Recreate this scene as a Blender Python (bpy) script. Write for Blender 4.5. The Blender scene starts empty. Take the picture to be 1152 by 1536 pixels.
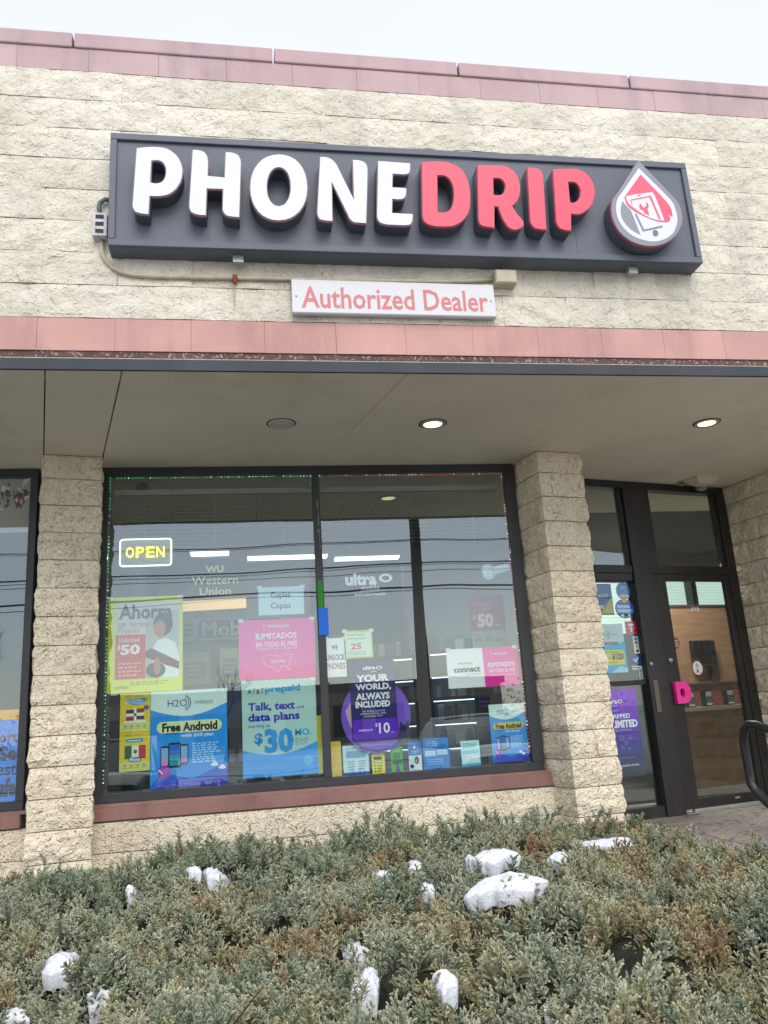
import bpy, bmesh, math, random
from mathutils import Vector, Matrix, noise
import numpy as np
R = math.radians
random.seed(7)
scene = bpy.context.scene
col = scene.collection
ZUP = 1.5            # everything is laid out with the eye at z = 0 and lifted by this at the end

# ------------------------------------------------------------------ camera
cam_d = bpy.data.cameras.new('camera')
cam = bpy.data.objects.new('camera', cam_d); col.objects.link(cam)
cam_d.sensor_fit = 'HORIZONTAL'; cam_d.sensor_width = 36.0
cam_d.lens = 1209.48 / 1152 * 36.0
cam_d.clip_start = 0.05; cam_d.clip_end = 2000
pit, rol, yaw = R(14.381), R(-3.653), R(-10.034)
fw = Vector((0, math.cos(pit), math.sin(pit))); up = Vector((0, -math.sin(pit), math.cos(pit))); rt = Vector((1, 0, 0))
rt, up = math.cos(rol) * rt + math.sin(rol) * up, -math.sin(rol) * rt + math.cos(rol) * up
rz = Matrix.Rotation(yaw, 3, 'Z')
fw, rt, up = rz @ fw, rz @ rt, rz @ up
m = Matrix((rt, up, -fw)).transposed().to_4x4()
m.translation = Vector((0, 0, ZUP))
cam.matrix_world = m
scene.camera = cam

# ------------------------------------------------------------------ world, sun, exposure
SUN_EL, SUN_AZ = R(42), R(172)      # hidden sun: high, in front of the shopfront
world = bpy.data.worlds.new('World'); scene.world = world; world.use_nodes = True
wn = world.node_tree.nodes; wl = world.node_tree.links
for n in list(wn): wn.remove(n)
sky = wn.new('ShaderNodeTexSky'); sky.sky_type = 'NISHITA'; sky.sun_disc = False
sky.sun_elevation = SUN_EL; sky.sun_rotation = SUN_AZ
sky.air_density = 1.0; sky.dust_density = 1.0; sky.ozone_density = 1.0
bg1 = wn.new('ShaderNodeBackground'); bg1.inputs[1].default_value = 0.05
wl.new(sky.outputs[0], bg1.inputs[0])
# the overcast: an even cloud sheet with very soft mottling
tc = wn.new('ShaderNodeTexCoord'); nz = wn.new('ShaderNodeTexNoise'); nz.inputs['Scale'].default_value = 1.6
nz.inputs['Detail'].default_value = 3
cr = wn.new('ShaderNodeValToRGB')
cr.color_ramp.elements[0].position = 0.3; cr.color_ramp.elements[0].color = (0.81, 0.805, 0.865, 1)
cr.color_ramp.elements[1].position = 0.7; cr.color_ramp.elements[1].color = (0.865, 0.86, 0.915, 1)
wl.new(tc.outputs['Generated'], nz.inputs[0]); wl.new(nz.outputs[0], cr.inputs[0])
bg2 = wn.new('ShaderNodeBackground'); bg2.inputs[1].default_value = 0.535
wl.new(cr.outputs[0], bg2.inputs[0])
add = wn.new('ShaderNodeAddShader'); wo = wn.new('ShaderNodeOutputWorld')
wl.new(bg1.outputs[0], add.inputs[0]); wl.new(bg2.outputs[0], add.inputs[1]); wl.new(add.outputs[0], wo.inputs[0])
sun_d = bpy.data.lights.new('sun', 'SUN'); sun_d.energy = 1.0; sun_d.angle = R(40); sun_d.color = (1.0, 0.96, 0.90)
sun = bpy.data.objects.new('sun', sun_d); col.objects.link(sun)
sdir = Vector((math.sin(SUN_AZ) * math.cos(SUN_EL), math.cos(SUN_AZ) * math.cos(SUN_EL), math.sin(SUN_EL)))
sun.rotation_euler = sdir.to_track_quat('Z', 'Y').to_euler(); sun.location = (0, -10, 30)
vs = scene.view_settings
vs.view_transform = 'Standard'; vs.look = 'None'; vs.gamma = 1.0; vs.use_curve_mapping = False
vs.exposure = 0.92

# ------------------------------------------------------------------ materials
def srgb(h):
    if isinstance(h, tuple): return h
    h = h.lstrip('#'); o = []
    for i in (0, 2, 4):
        c = int(h[i:i + 2], 16) / 255
        o.append(c / 12.92 if c <= 0.04045 else ((c + 0.055) / 1.055) ** 2.4)
    return tuple(o)
MC = {}
def flat(h, rough=0.55, metal=0.0, emit=0.0, spec=0.4):
    k = (h, rough, metal, emit)
    if k in MC: return MC[k]
    mt = bpy.data.materials.new('paint_%d' % len(MC)); mt.use_nodes = True
    b = mt.node_tree.nodes['Principled BSDF']; c = srgb(h)
    b.inputs['Base Color'].default_value = (*c, 1); b.inputs['Roughness'].default_value = rough
    b.inputs['Metallic'].default_value = metal; b.inputs['Specular IOR Level'].default_value = spec
    if emit:
        b.inputs['Emission Color'].default_value = (*c, 1); b.inputs['Emission Strength'].default_value = emit
    MC[k] = mt; return mt
def rich(name, c1, c2, scale=3, rough=0.85, bumps=(), c3=None, vary=0.0, metal=0.0, stretch=None, dirt=None, spec=0.3, crev_shade=None):
    """two-tone noise colour with a stack of bumps [(scale, strength, distance, kind)]"""
    mt = bpy.data.materials.new(name); mt.use_nodes = True
    nt = mt.node_tree; N = nt.nodes; L = nt.links; b = N['Principled BSDF']
    tc = N.new('ShaderNodeTexCoord'); vec = tc.outputs['Object']
    geo = N.new('ShaderNodeNewGeometry'); vec = geo.outputs['Position']
    if stretch:
        mp = N.new('ShaderNodeMapping'); mp.inputs['Scale'].default_value = stretch; L.new(vec, mp.inputs[0]); vec = mp.outputs[0]
    n = N.new('ShaderNodeTexNoise'); n.inputs['Scale'].default_value = scale; n.inputs['Detail'].default_value = 6
    L.new(vec, n.inputs['Vector'])
    r = N.new('ShaderNodeValToRGB'); r.color_ramp.elements[0].position = 0.35; r.color_ramp.elements[1].position = 0.68
    r.color_ramp.elements[0].color = (*srgb(c1), 1); r.color_ramp.elements[1].color = (*srgb(c2), 1)
    L.new(n.outputs[0], r.inputs[0]); out = r.outputs[0]
    if c3:
        n3 = N.new('ShaderNodeTexNoise'); n3.inputs['Scale'].default_value = scale * 9; n3.inputs['Detail'].default_value = 4
        L.new(vec, n3.inputs['Vector'])
        r3 = N.new('ShaderNodeValToRGB'); r3.color_ramp.elements[0].position = 0.56; r3.color_ramp.elements[1].position = 0.66
        L.new(n3.outputs[0], r3.inputs[0])
        mx = N.new('ShaderNodeMixRGB'); L.new(r3.outputs[0], mx.inputs[0]); L.new(out, mx.inputs[1])
        mx.inputs[2].default_value = (*srgb(c3), 1); out = mx.outputs[0]
    if dirt:      # worn streaks, stretched vertically
        mp2 = N.new('ShaderNodeMapping'); mp2.inputs['Scale'].default_value = (dirt[1], dirt[1], dirt[1] * 0.22)
        L.new(geo.outputs['Position'], mp2.inputs[0])
        nd = N.new('ShaderNodeTexNoise'); nd.inputs['Scale'].default_value = 1; nd.inputs['Detail'].default_value = 7; nd.inputs['Roughness'].default_value = 0.65
        L.new(mp2.outputs[0], nd.inputs['Vector'])
        rd = N.new('ShaderNodeValToRGB'); rd.color_ramp.elements[0].position = 0.52; rd.color_ramp.elements[1].position = 0.78
        rd.color_ramp.elements[1].color = (dirt[2],) * 3 + (1,)
        L.new(nd.outputs[0], rd.inputs[0])
        mx = N.new('ShaderNodeMixRGB'); L.new(rd.outputs[0], mx.inputs[0]); L.new(out, mx.inputs[1])
        mx.inputs[2].default_value = (*srgb(dirt[0]), 1); out = mx.outputs[0]
    if crev_shade:  # crevice shade put into the colour by ridged noise
        nr_ = N.new('ShaderNodeTexNoise'); nr_.noise_type = 'RIDGED_MULTIFRACTAL'; nr_.inputs['Scale'].default_value = crev_shade[0]; nr_.inputs['Detail'].default_value = 4; nr_.inputs['Distortion'].default_value = 1.6
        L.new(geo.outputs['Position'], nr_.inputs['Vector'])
        rc = N.new('ShaderNodeValToRGB'); rc.color_ramp.elements[0].position = crev_shade[1]; rc.color_ramp.elements[0].color = (crev_shade[2],) * 3 + (1,); rc.color_ramp.elements[1].position = crev_shade[1] + .22; rc.color_ramp.elements[1].color = (1, 1, 1, 1)
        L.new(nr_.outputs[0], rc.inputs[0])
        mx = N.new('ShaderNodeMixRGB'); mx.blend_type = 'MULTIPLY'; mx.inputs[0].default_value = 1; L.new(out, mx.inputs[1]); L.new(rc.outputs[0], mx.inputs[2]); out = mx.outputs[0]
    if vary:
        oi = N.new('ShaderNodeObjectInfo'); mr = N.new('ShaderNodeMapRange')
        mr.inputs[3].default_value = 1 - vary; mr.inputs[4].default_value = 1 + vary
        L.new(oi.outputs['Random'], mr.inputs[0])
        hv = N.new('ShaderNodeHueSaturation'); L.new(mr.outputs[0], hv.inputs['Value']); L.new(out, hv.inputs['Color']); out = hv.outputs[0]
    L.new(out, b.inputs['Base Color'])
    b.inputs['Roughness'].default_value = rough; b.inputs['Metallic'].default_value = metal
    b.inputs['Specular IOR Level'].default_value = spec
    prev = None
    for (s, st, d, kind) in bumps:
        if kind == 'v':
            t = N.new('ShaderNodeTexVoronoi'); t.inputs['Scale'].default_value = s; o = t.outputs['Distance']
        elif kind == 'r':      # crinkled, torn-stone relief
            t = N.new('ShaderNodeTexNoise'); t.inputs['Scale'].default_value = s; t.inputs['Detail'].default_value = 5
            t.inputs['Distortion'].default_value = 1.6; t.noise_type = 'RIDGED_MULTIFRACTAL'; o = t.outputs[0]
        else:
            t = N.new('ShaderNodeTexNoise'); t.inputs['Scale'].default_value = s; t.inputs['Detail'].default_value = 6; o = t.outputs[0]
        L.new(vec, t.inputs['Vector'])
        bp = N.new('ShaderNodeBump'); bp.inputs['Strength'].default_value = st; bp.inputs['Distance'].default_value = d
        L.new(o, bp.inputs['Height'])
        if prev: L.new(prev, bp.inputs['Normal'])
        prev = bp.outputs[0]
    if prev: L.new(prev, b.inputs['Normal'])
    return mt
M = {}
ROCK = [(13, 1.0, 0.03, 'n'), (30, 0.8, 0.012, 'r'), (80, 0.6, 0.005, 'n')]
M['cream'] = rich('cream_split_face_paint', '#d0cab8', '#dfd9c9', 2.0, 0.9, ROCK, vary=0.05, dirt=('#8f8b82', 3.0, 0.5))
M['cream_low'] = rich('cream_pillar_paint', '#ecdfc2', '#f6ebd2', 2.0, 0.9, [(16, 0.8, 0.025, 'n'), (30, 1.0, 0.02, 'r'), (110, 0.8, 0.005, 'n')], vary=0.06, dirt=('#8c8272', 3.0, 0.35), crev_shade=(26, .05, .87))
M['mortar'] = rich('painted_mortar', '#aaa492', '#bfb9a7', 9, 0.95, [(90, 0.5, 0.004, 'n')], c3='#8a857a')
M['pink'] = rich('faded_pink_paint', '#b59c9d', '#c1a8a8', 2.5, 0.85, [(60, 0.35, 0.003, 'n'), (180, 0.35, 0.002, 'v')], vary=0.03, dirt=('#857a7e', 3.0, 0.6))
M['pink_low'] = rich('pink_band_paint', '#c0968e', '#cca196', 3, 0.85, [(60, 0.35, 0.003, 'n'), (180, 0.4, 0.002, 'v')], vary=0.03, dirt=('#94706c', 3, 0.7))
M['sill'] = rich('pink_brown_sill_paint', '#8c6963', '#9a746d', 5, 0.8, [(80, 0.3, 0.003, 'n')], dirt=('#5f4743', 6, 0.5))
M['lintel'] = rich('grey_steel_lintel', '#383c42', '#42464d', 4, 0.6, [(20, 0.2, 0.004, 'n')])
M['brown_trim'] = rich('brown_peeling_trim', '#5a4340', '#6a504c', 8, 0.8, [(40, 0.4, 0.004, 'n')], c3='#b09a90')
M['soffit'] = rich('soffit_board_paint', '#e2d9c6', '#e9e1ce', 1.6, 0.9, [(25, 0.15, 0.003, 'n')], dirt=('#a89d88', 1.1, 0.45))
M['bronze'] = rich('dark_bronze_aluminium', '#303236', '#3a3b3f', 3, 0.45, [(8, 0.05, 0.002, 'n')], dirt=('#4a4643', 5, 0.3), spec=0.5)
M['door_bronze'] = rich('dark_brown_door_metal', '#211f1e', '#2a2826', 3, 0.42, [(8, 0.05, 0.002, 'n')], dirt=('#4d4844', 6, 0.35), spec=0.5)
M['sign_box'] = rich('slate_grey_sign_metal', '#5d636d', '#656b75', 2, 0.5, [(6, 0.06, 0.003, 'n')], dirt=('#545a63', 5, 0.5))
M['sign_return'] = flat('#565c66', 0.6)
M['concrete'] = rich('sidewalk_concrete', '#7c736c', '#8c837b', 2.5, 0.9, [(60, 0.4, 0.004, 'n')], c3='#4a4440')
M['asphalt'] = rich('pale_bounce_asphalt', (0.38, 0.37, 0.36), (0.56, 0.55, 0.54), 0.6, 0.9, [(80, 0.5, 0.004, 'n')])  # lot and road behind the viewer, paled to bounce fill under the canopy
M['soil'] = rich('dark_soil', '#1d1712', '#2b231a', 6, 0.95, [(30, 0.8, 0.02, 'n')])
M['black_tube'] = rich('black_rail_paint', '#15181c', '#20242a', 20, 0.35, [(60, 0.1, 0.002, 'n')], spec=0.6)
M['galv'] = rich('galvanised', '#a9a9a6', '#bdbdba', 20, 0.45, (), metal=0.6)
M['conduit'] = rich('cream_conduit_paint', '#b0a890', '#c3bba2', 12, 0.7, (), dirt=('#8b6a4c', 8, 0.3))
M['snow'] = rich('old_snow', '#d3d7de', '#e6e9ee', 14, 0.6, [(35, 0.5, 0.008, 'n'), (140, 0.6, 0.003, 'n')], c3='#c3c8cf')
M['inner_wall'] = rich('shop_wall_paint', '#6a6c6d', '#747677', 1, 0.9, ())
M['inner_ceil'] = rich('ceiling_tile', '#4a4c4e', '#525456', 1, 0.9, [(90, 0.3, 0.002, 'n')])
M['inner_floor'] = rich('shop_floor_vinyl', '#4f4d49', '#5e5b56', 2, 0.4, ())
M['wood'] = rich('brown_laminate', '#7a5c45', '#8a6a50', 3, 0.5, (), stretch=(1.0, 1.0, 7.0))
M['bark'] = rich('grey_bark', '#39332c', '#4c443b', 8, 0.9, [(30, 0.6, 0.01, 'n')])
M['pole'] = rich('weathered_pole', '#3f3a35', '#4d4741', 6, 0.9, [(30, 0.4, 0.01, 'n')], stretch=(1, 1, 0.1))

def glass_mat(name, k, base, tint=(0.94, 0.975, 0.97)):
    mt = bpy.data.materials.new(name); mt.use_nodes = True
    nt = mt.node_tree; N = nt.nodes; L = nt.links
    for n in list(N): N.remove(n)
    o = N.new('ShaderNodeOutputMaterial'); t = N.new('ShaderNodeBsdfTransparent'); t.inputs[0].default_value = (*tint, 1)
    g = N.new('ShaderNodeBsdfGlossy'); g.inputs['Roughness'].default_value = 0.0; g.inputs[0].default_value = (0.86, 0.94, 0.96, 1)
    f = N.new('ShaderNodeFresnel'); f.inputs[0].default_value = 1.5
    ma = N.new('ShaderNodeMath'); ma.operation = 'MULTIPLY_ADD'; ma.use_clamp = True; ma.inputs[1].default_value = k; ma.inputs[2].default_value = base
    geo = N.new('ShaderNodeNewGeometry')
    nzz = N.new('ShaderNodeTexNoise'); nzz.inputs['Scale'].default_value = 1.1; nzz.inputs['Detail'].default_value = 1
    bp = N.new('ShaderNodeBump'); bp.inputs['Strength'].default_value = 0.35; bp.inputs['Distance'].default_value = 0.006
    L.new(geo.outputs['Position'], nzz.inputs['Vector']); L.new(nzz.outputs[0], bp.inputs['Height']); L.new(bp.outputs[0], g.inputs['Normal'])
    io = N.new('ShaderNodeMapRange'); io.inputs[3].default_value = 1.5; io.inputs[4].default_value = 1 / 1.5     # same reflectance on both faces of the pane
    L.new(geo.outputs['Backfacing'], io.inputs[0]); L.new(io.outputs[0], f.inputs[0])
    L.new(f.outputs[0], ma.inputs[0])
    mx = N.new('ShaderNodeMixShader'); L.new(ma.outputs[0], mx.inputs[0]); L.new(t.outputs[0], mx.inputs[1]); L.new(g.outputs[0], mx.inputs[2])
    L.new(mx.outputs[0], o.inputs[0]); return mt
M['glass'] = glass_mat('window_glass', 1.8, 0.03)
M['glass_door'] = glass_mat('door_glass', 1.3, 0.0)

# ------------------------------------------------------------------ mesh helpers
def tag(o, label=None, cat=None, group=None, kind=None):
    if label: o['label'] = label
    if cat: o['category'] = cat
    if group: o['group'] = group
    if kind: o['kind'] = kind
    return o
def link(name, me, parent=None, loc=(0, 0, 0), rotz=0.0):
    o = bpy.data.objects.new(name, me); col.objects.link(o); o.location = loc
    if rotz: o.rotation_euler = (0, 0, rotz)
    if parent: o.parent = parent
    return o
def empty(name, loc, label, cat, group=None, rotz=0.0):
    o = bpy.data.objects.new(name, None); col.objects.link(o); o.location = loc; o.rotation_euler = (0, 0, rotz)
    o.empty_display_size = 0.1
    return tag(o, label, cat, group)
def mesh(name, vs, fs, mat, smooth=False):
    me = bpy.data.meshes.new(name); me.from_pydata([tuple(v) for v in vs], [], fs); me.update()
    for mm in (mat if isinstance(mat, (list, tuple)) else [mat]): me.materials.append(mm)
    if smooth: me.polygons.foreach_set('use_smooth', [True] * len(me.polygons))
    return me
class MB:
    def __init__(s): s.v = []; s.f = []
    def box(s, x0, x1, y0, y1, z0, z1, M4=None):
        b = len(s.v); vs = [Vector((x, y, z)) for z in (z0, z1) for y in (y0, y1) for x in (x0, x1)]
        if M4: vs = [M4 @ v for v in vs]
        s.v += vs
        for q in ((0, 2, 3, 1), (4, 5, 7, 6), (0, 1, 5, 4), (2, 6, 7, 3), (0, 4, 6, 2), (1, 3, 7, 5)): s.f.append(tuple(b + i for i in q))
        return s
    def tube(s, pts, r, n=8, caps=True):
        pts = [Vector(p) for p in pts]; b = len(s.v); rs = r if isinstance(r, (list, tuple)) else [r] * len(pts)
        ref = None
        for i, p in enumerate(pts):
            t = (pts[min(i + 1, len(pts) - 1)] - pts[max(i - 1, 0)]).normalized()
            if ref is None: ref = t.orthogonal().normalized()
            ref = (ref - t * ref.dot(t)).normalized(); w = t.cross(ref)
            for k in range(n):
                a = 2 * math.pi * k / n; s.v.append(p + (ref * math.cos(a) + w * math.sin(a)) * rs[i])
        for i in range(len(pts) - 1):
            for k in range(n):
                s.f.append((b + i * n + k, b + i * n + (k + 1) % n, b + (i + 1) * n + (k + 1) % n, b + (i + 1) * n + k))
        if caps: s.f.append(tuple(b + k for k in range(n))[::-1]); s.f.append(tuple(b + (len(pts) - 1) * n + k for k in range(n)))
        return s
    def lathe(s, prof, c, axis='z', n=20):
        """prof [(r, h)]"""
        b = len(s.v)
        for r_, h in prof:
            for k in range(n):
                a = 2 * math.pi * k / n; p = (r_ * math.cos(a), r_ * math.sin(a), h)
                if axis == 'y': p = (p[0], h, p[1])
                if axis == 'x': p = (h, p[0], p[1])
                s.v.append(Vector(p) + Vector(c))
        for i in range(len(prof) - 1):
            for k in range(n): s.f.append((b + i * n + k, b + i * n + (k + 1) % n, b + (i + 1) * n + (k + 1) % n, b + (i + 1) * n + k))
        return s
    def build(s, name, mat, parent=None, loc=(0, 0, 0), rotz=0.0, smooth=False):
        return link(name, mesh(name, s.v, s.f, mat, smooth), parent, loc, rotz)
def bevel(o, w=0.004, seg=2):
    md = o.modifiers.new('bevel', 'BEVEL'); md.width = w; md.segments = seg; md.limit_method = 'ANGLE'; return o

# text and outlines -> meshes
FONT = None
_tc = bpy.data.objects.new('tmp', bpy.data.curves.new('tmp', 'FONT'))
def text_mesh(body, bold=0.0):
    cu = bpy.data.curves.new('t', 'FONT'); cu.body = body; cu.size = 1; cu.resolution_u = 2; cu.offset = bold
    cu.fill_mode = 'FRONT'
    o = bpy.data.objects.new('t', cu); col.objects.link(o)
    dg = bpy.context.evaluated_depsgraph_get(); dg.update()
    me = bpy.data.meshes.new_from_object(o.evaluated_get(dg))
    bpy.data.objects.remove(o); bpy.data.curves.remove(cu)
    return me
def outline_mesh(loops, depth=0.0, off=0.0, res=1):
    cu = bpy.data.curves.new('c', 'CURVE'); cu.dimensions = '2D'; cu.fill_mode = 'BOTH' if depth else 'FRONT'
    cu.extrude = depth / 2; cu.offset = off
    for lp in loops:
        sp = cu.splines.new('POLY'); sp.points.add(len(lp) - 1)
        for p, q in zip(sp.points, lp): p.co = (q[0], q[1], 0, 1)
        sp.use_cyclic_u = True
    o = bpy.data.objects.new('c', cu); col.objects.link(o)
    dg = bpy.context.evaluated_depsgraph_get(); dg.update()
    me = bpy.data.meshes.new_from_object(o.evaluated_get(dg))
    bpy.data.objects.remove(o); bpy.data.curves.remove(cu)
    return me
def stand(me, fx, y0=0.0):
    """XY mesh -> XZ standing mesh facing -Y; fx maps (x, z)->(x, z)"""
    n = len(me.vertices); a = np.zeros(n * 3); me.vertices.foreach_get('co', a); a = a.reshape(-1, 3)
    x, z, d = a[:, 0].copy(), a[:, 1].copy(), a[:, 2].copy()
    x, z = fx(x, z)
    a[:, 0] = x; a[:, 1] = y0 - d; a[:, 2] = z
    me.vertices.foreach_set('co', a.ravel()); me.update(); return me
def bounds(me):
    n = len(me.vertices); a = np.zeros(n * 3); me.vertices.foreach_get('co', a); a = a.reshape(-1, 3)
    return a.min(0), a.max(0)
# ------------------------------------------------------------------ printed sheets (posters, cards, stickers)
class Sheet:
    """a thin printed sheet; u runs left to right, v from top to bottom, both 0..1"""
    def __init__(s, x0, x1, z0, z1, y, label, cat='poster', name='poster', paper='#e8e8e6', frame=None, rot=0.0, group=None, thick=0.0012, base=None):
        s.w, s.h = x1 - x0, z1 - z0
        s.wash = name != 'sign_plate'; paper = s.ink(paper)
        if frame is None: loc = ((x0 + x1) / 2, y, (z0 + z1) / 2); rz_ = 0.0
        else:
            p = frame @ Vector(((x0 + x1) / 2, y, (z0 + z1) / 2)); loc = p; rz_ = R(13.3)
        w, h = s.w / 2, s.h / 2
        if base == 'round': mb = MB(); me = outline_mesh([[(math.cos(i * math.pi / 24) * w, math.sin(i * math.pi / 24) * h) for i in range(48)]], thick)
        elif base: me = outline_mesh([[((u - .5) * s.w, (.5 - v) * s.h) for u, v in base]], thick)
        else: me = None
        if me: stand(me, lambda x, z: (x, z)); me.materials.append(flat(paper))
        else: me = mesh(name, *_boxvf(-w, w, 0, thick, -h, h), flat(paper))
        s.o = link(name, me); s.o.location = loc; s.o.rotation_euler = (0, R(rot), rz_)
        tag(s.o, label, cat, group)
    def ink(s, h):
        # print colours are noted as seen through the pane; take the pane's veil off again
        if not s.wash: return h
        c = srgb(h); m_ = 0.115
        return tuple(round(min(.9, max(.006, (x - m_) / .72)), 4) for x in c)
    def P(s, u, v): return ((u - .5) * s.w, (.5 - v) * s.h)
    def add(s, name, me, mat, layer):
        me.materials.clear(); me.materials.append(mat)
        o = link(name, me, s.o); o.location = (0, -0.0006 * layer - 0.0008, 0); return o
    def rect(s, u0, v0, u1, v1, c, layer=1, name='printed_panel', rnd=0):
        a, b = s.P(u0, v1), s.P(u1, v0)
        if rnd:
            r = rnd * (b[1] - a[1]) / 2; pts = []
            for cx, cz, a0 in ((b[0] - r, b[1] - r, 0), (a[0] + r, b[1] - r, 90), (a[0] + r, a[1] + r, 180), (b[0] - r, a[1] + r, 270)):
                for k in range(5): t = R(a0 + 22.5 * k); pts.append((cx + r * math.cos(t), cz + r * math.sin(t)))
        else: pts = [a, (b[0], a[1]), b, (a[0], b[1])]
        me = mesh(name, [(p[0], 0, p[1]) for p in pts], [tuple(range(len(pts)))], flat(s.ink(c))); return s.add(name, me, flat(s.ink(c)), layer)
    def poly(s, pts, c, layer=1, name='printed_shape'):
        me = outline_mesh([[s.P(*p) for p in pts]]); stand(me, lambda x, z: (x, z)); return s.add(name, me, flat(s.ink(c)), layer)
    def ell(s, u, v, ru, rv, c, layer=1, name='printed_shape', hole=0.0, a0=0, a1=360):
        cx, cz = s.P(u, v); n = 28; rx, rz2 = ru * s.w, rv * s.h
        ang = [R(a0 + (a1 - a0) * k / n) for k in range(n + 1)]
        if not hole: vs = [(cx + rx * math.cos(t), 0, cz + rz2 * math.sin(t)) for t in ang[:-1]]; fs = [tuple(range(n))]
        else:
            vs = []; fs = []
            for t in ang: vs += [(cx + rx * math.cos(t), 0, cz + rz2 * math.sin(t)), (cx + hole * rx * math.cos(t), 0, cz + hole * rz2 * math.sin(t))]
            fs = [(2 * k, 2 * k + 2, 2 * k + 3, 2 * k + 1) for k in range(n)]
        return s.add(name, mesh(name, vs, fs, flat(s.ink(c))), flat(s.ink(c)), layer)
    def text(s, body, u0, v0, u1, v1, c, layer=2, bold=0.02, emit=0.0, slant=0.0):
        me = text_mesh(body, bold); lo, hi = bounds(me); a, b = s.P(u0, v1), s.P(u1, v0)
        sx, sz = (b[0] - a[0]) / (hi[0] - lo[0]), (b[1] - a[1]) / (hi[1] - lo[1])
        stand(me, lambda x, z: (a[0] + (x - lo[0]) * sx + slant * (z - lo[1]) * sz, a[1] + (z - lo[1]) * sz))
        return s.add('lettering', me, flat(s.ink(c), emit=emit), layer)
    def lines(s, u0, v0, u1, v1, n, c, layer=2, seed=1):
        """small print too fine to read: rows of short word bars"""
        rnd = random.Random(seed); vs = []; fs = []; rows = n; hh = (v1 - v0) / rows
        for i in range(rows):
            u = u0; end = u1 - rnd.random() * (u1 - u0) * 0.25
            while u < end - 0.02:
                w = min(rnd.uniform(0.04, 0.12) * max(0.6, (u1 - u0)), end - u)
                a, b = s.P(u, v0 + hh * (i + 0.72)), s.P(u + w, v0 + hh * (i + 0.3)); k = len(vs)
                vs += [(a[0], 0, a[1]), (b[0], 0, a[1]), (b[0], 0, b[1]), (a[0], 0, b[1])]; fs.append((k, k + 1, k + 2, k + 3)); u += w + 0.018
        return s.add('small_print', mesh('small_print', vs, fs, flat(s.ink(c))), flat(s.ink(c)), layer)
def _boxvf(x0, x1, y0, y1, z0, z1):
    b = MB().box(x0, x1, y0, y1, z0, z1); return b.v, b.f

# ------------------------------------------------------------------ split-face blocks
def block_mesh(w, h, d, seed, amp=0.011, lr=False, rr=False, step=0.026, sided=0.02, flatf=False):
    """masonry unit: x 0..w, z 0..h, front at y = 0 going back to y = d; torn-stone relief on the front
    (and on the left / right face when lr / rr)"""
    path = []            # (x, y, outward normal, rough?)
    def run(p, q, nrm, rough):
        L_ = math.dist(p, q); k = max(1, round(L_ / step)) if rough else 1
        for i in range(k): t = i / k; path.append((p[0] + (q[0] - p[0]) * t, p[1] + (q[1] - p[1]) * t, nrm, rough))
    dl = d if lr else sided; dr = d if rr else sided
    run((0, dl), (0, 0), (-1, 0), lr); run((0, 0), (w, 0), (0, -1), not flatf); run((w, 0), (w, dr), (1, 0), rr); path.append((w, dr, (1, 0), rr))
    nz_ = max(1, round(h / step)) if not flatf else 1
    vs = []; n = len(path)
    for j in range(nz_ + 1):
        z = h * j / nz_
        ez = min(j, nz_ - j) / max(1, nz_) * 2
        for i, (x, y, nr, rough) in enumerate(path):
            if i > 0 and path[i - 1][2] != nr: q = path[i - 1][2]; nr2 = ((nr[0] + q[0]) * .8, (nr[1] + q[1]) * .8); rough = rough or path[i - 1][3]
            else: nr2 = nr
            ox = oz = 0
            if rough:
                P = Vector((x * 7 + seed * 9.1, y * 7 + seed * 3.7, z * 9 + seed))
                a = noise.fractal(P, 1.0, 2.1, 4) * 1.0 + abs(noise.noise(P * 2.6)) * 0.5
                e = 0.55 + 0.45 * min(1, ez * 2.2)
                # shoulders at the joints, except where the relief wraps round a corner
                fx_ = min(i, n - 1 - i) / 2.0
                e *= min(1, 0.45 + 0.55 * fx_) if not (lr or rr) else 1
                k = (a * amp + amp * 0.9) * e
                ox, oz = nr2[0] * k, nr2[1] * k
                if 0 < j < nz_: z2 = z + noise.noise(P * 1.7 + Vector((5, 1, 2))) * 0.005
                else: z2 = z
            else: z2 = z
            vs.append((x + ox, y + oz, z2))
    fs = [(j * n + i, j * n + i + 1, (j + 1) * n + i + 1, (j + 1) * n + i) for j in range(nz_) for i in range(n - 1)]
    fs.append(tuple(range(n))[::-1]); fs.append(tuple(nz_ * n + i for i in range(n)))
    return vs, fs
BCACHE = {}
def block(w, h, d, mat, seed, **kw):
    k = (round(w, 3), round(h, 3), round(d, 3), mat.name, seed, tuple(sorted(kw.items())))
    if k not in BCACHE:
        v, f = block_mesh(w, h, d, seed, **kw); BCACHE[k] = mesh('block', v, f, mat, smooth=False)
    return BCACHE[k]

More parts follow.
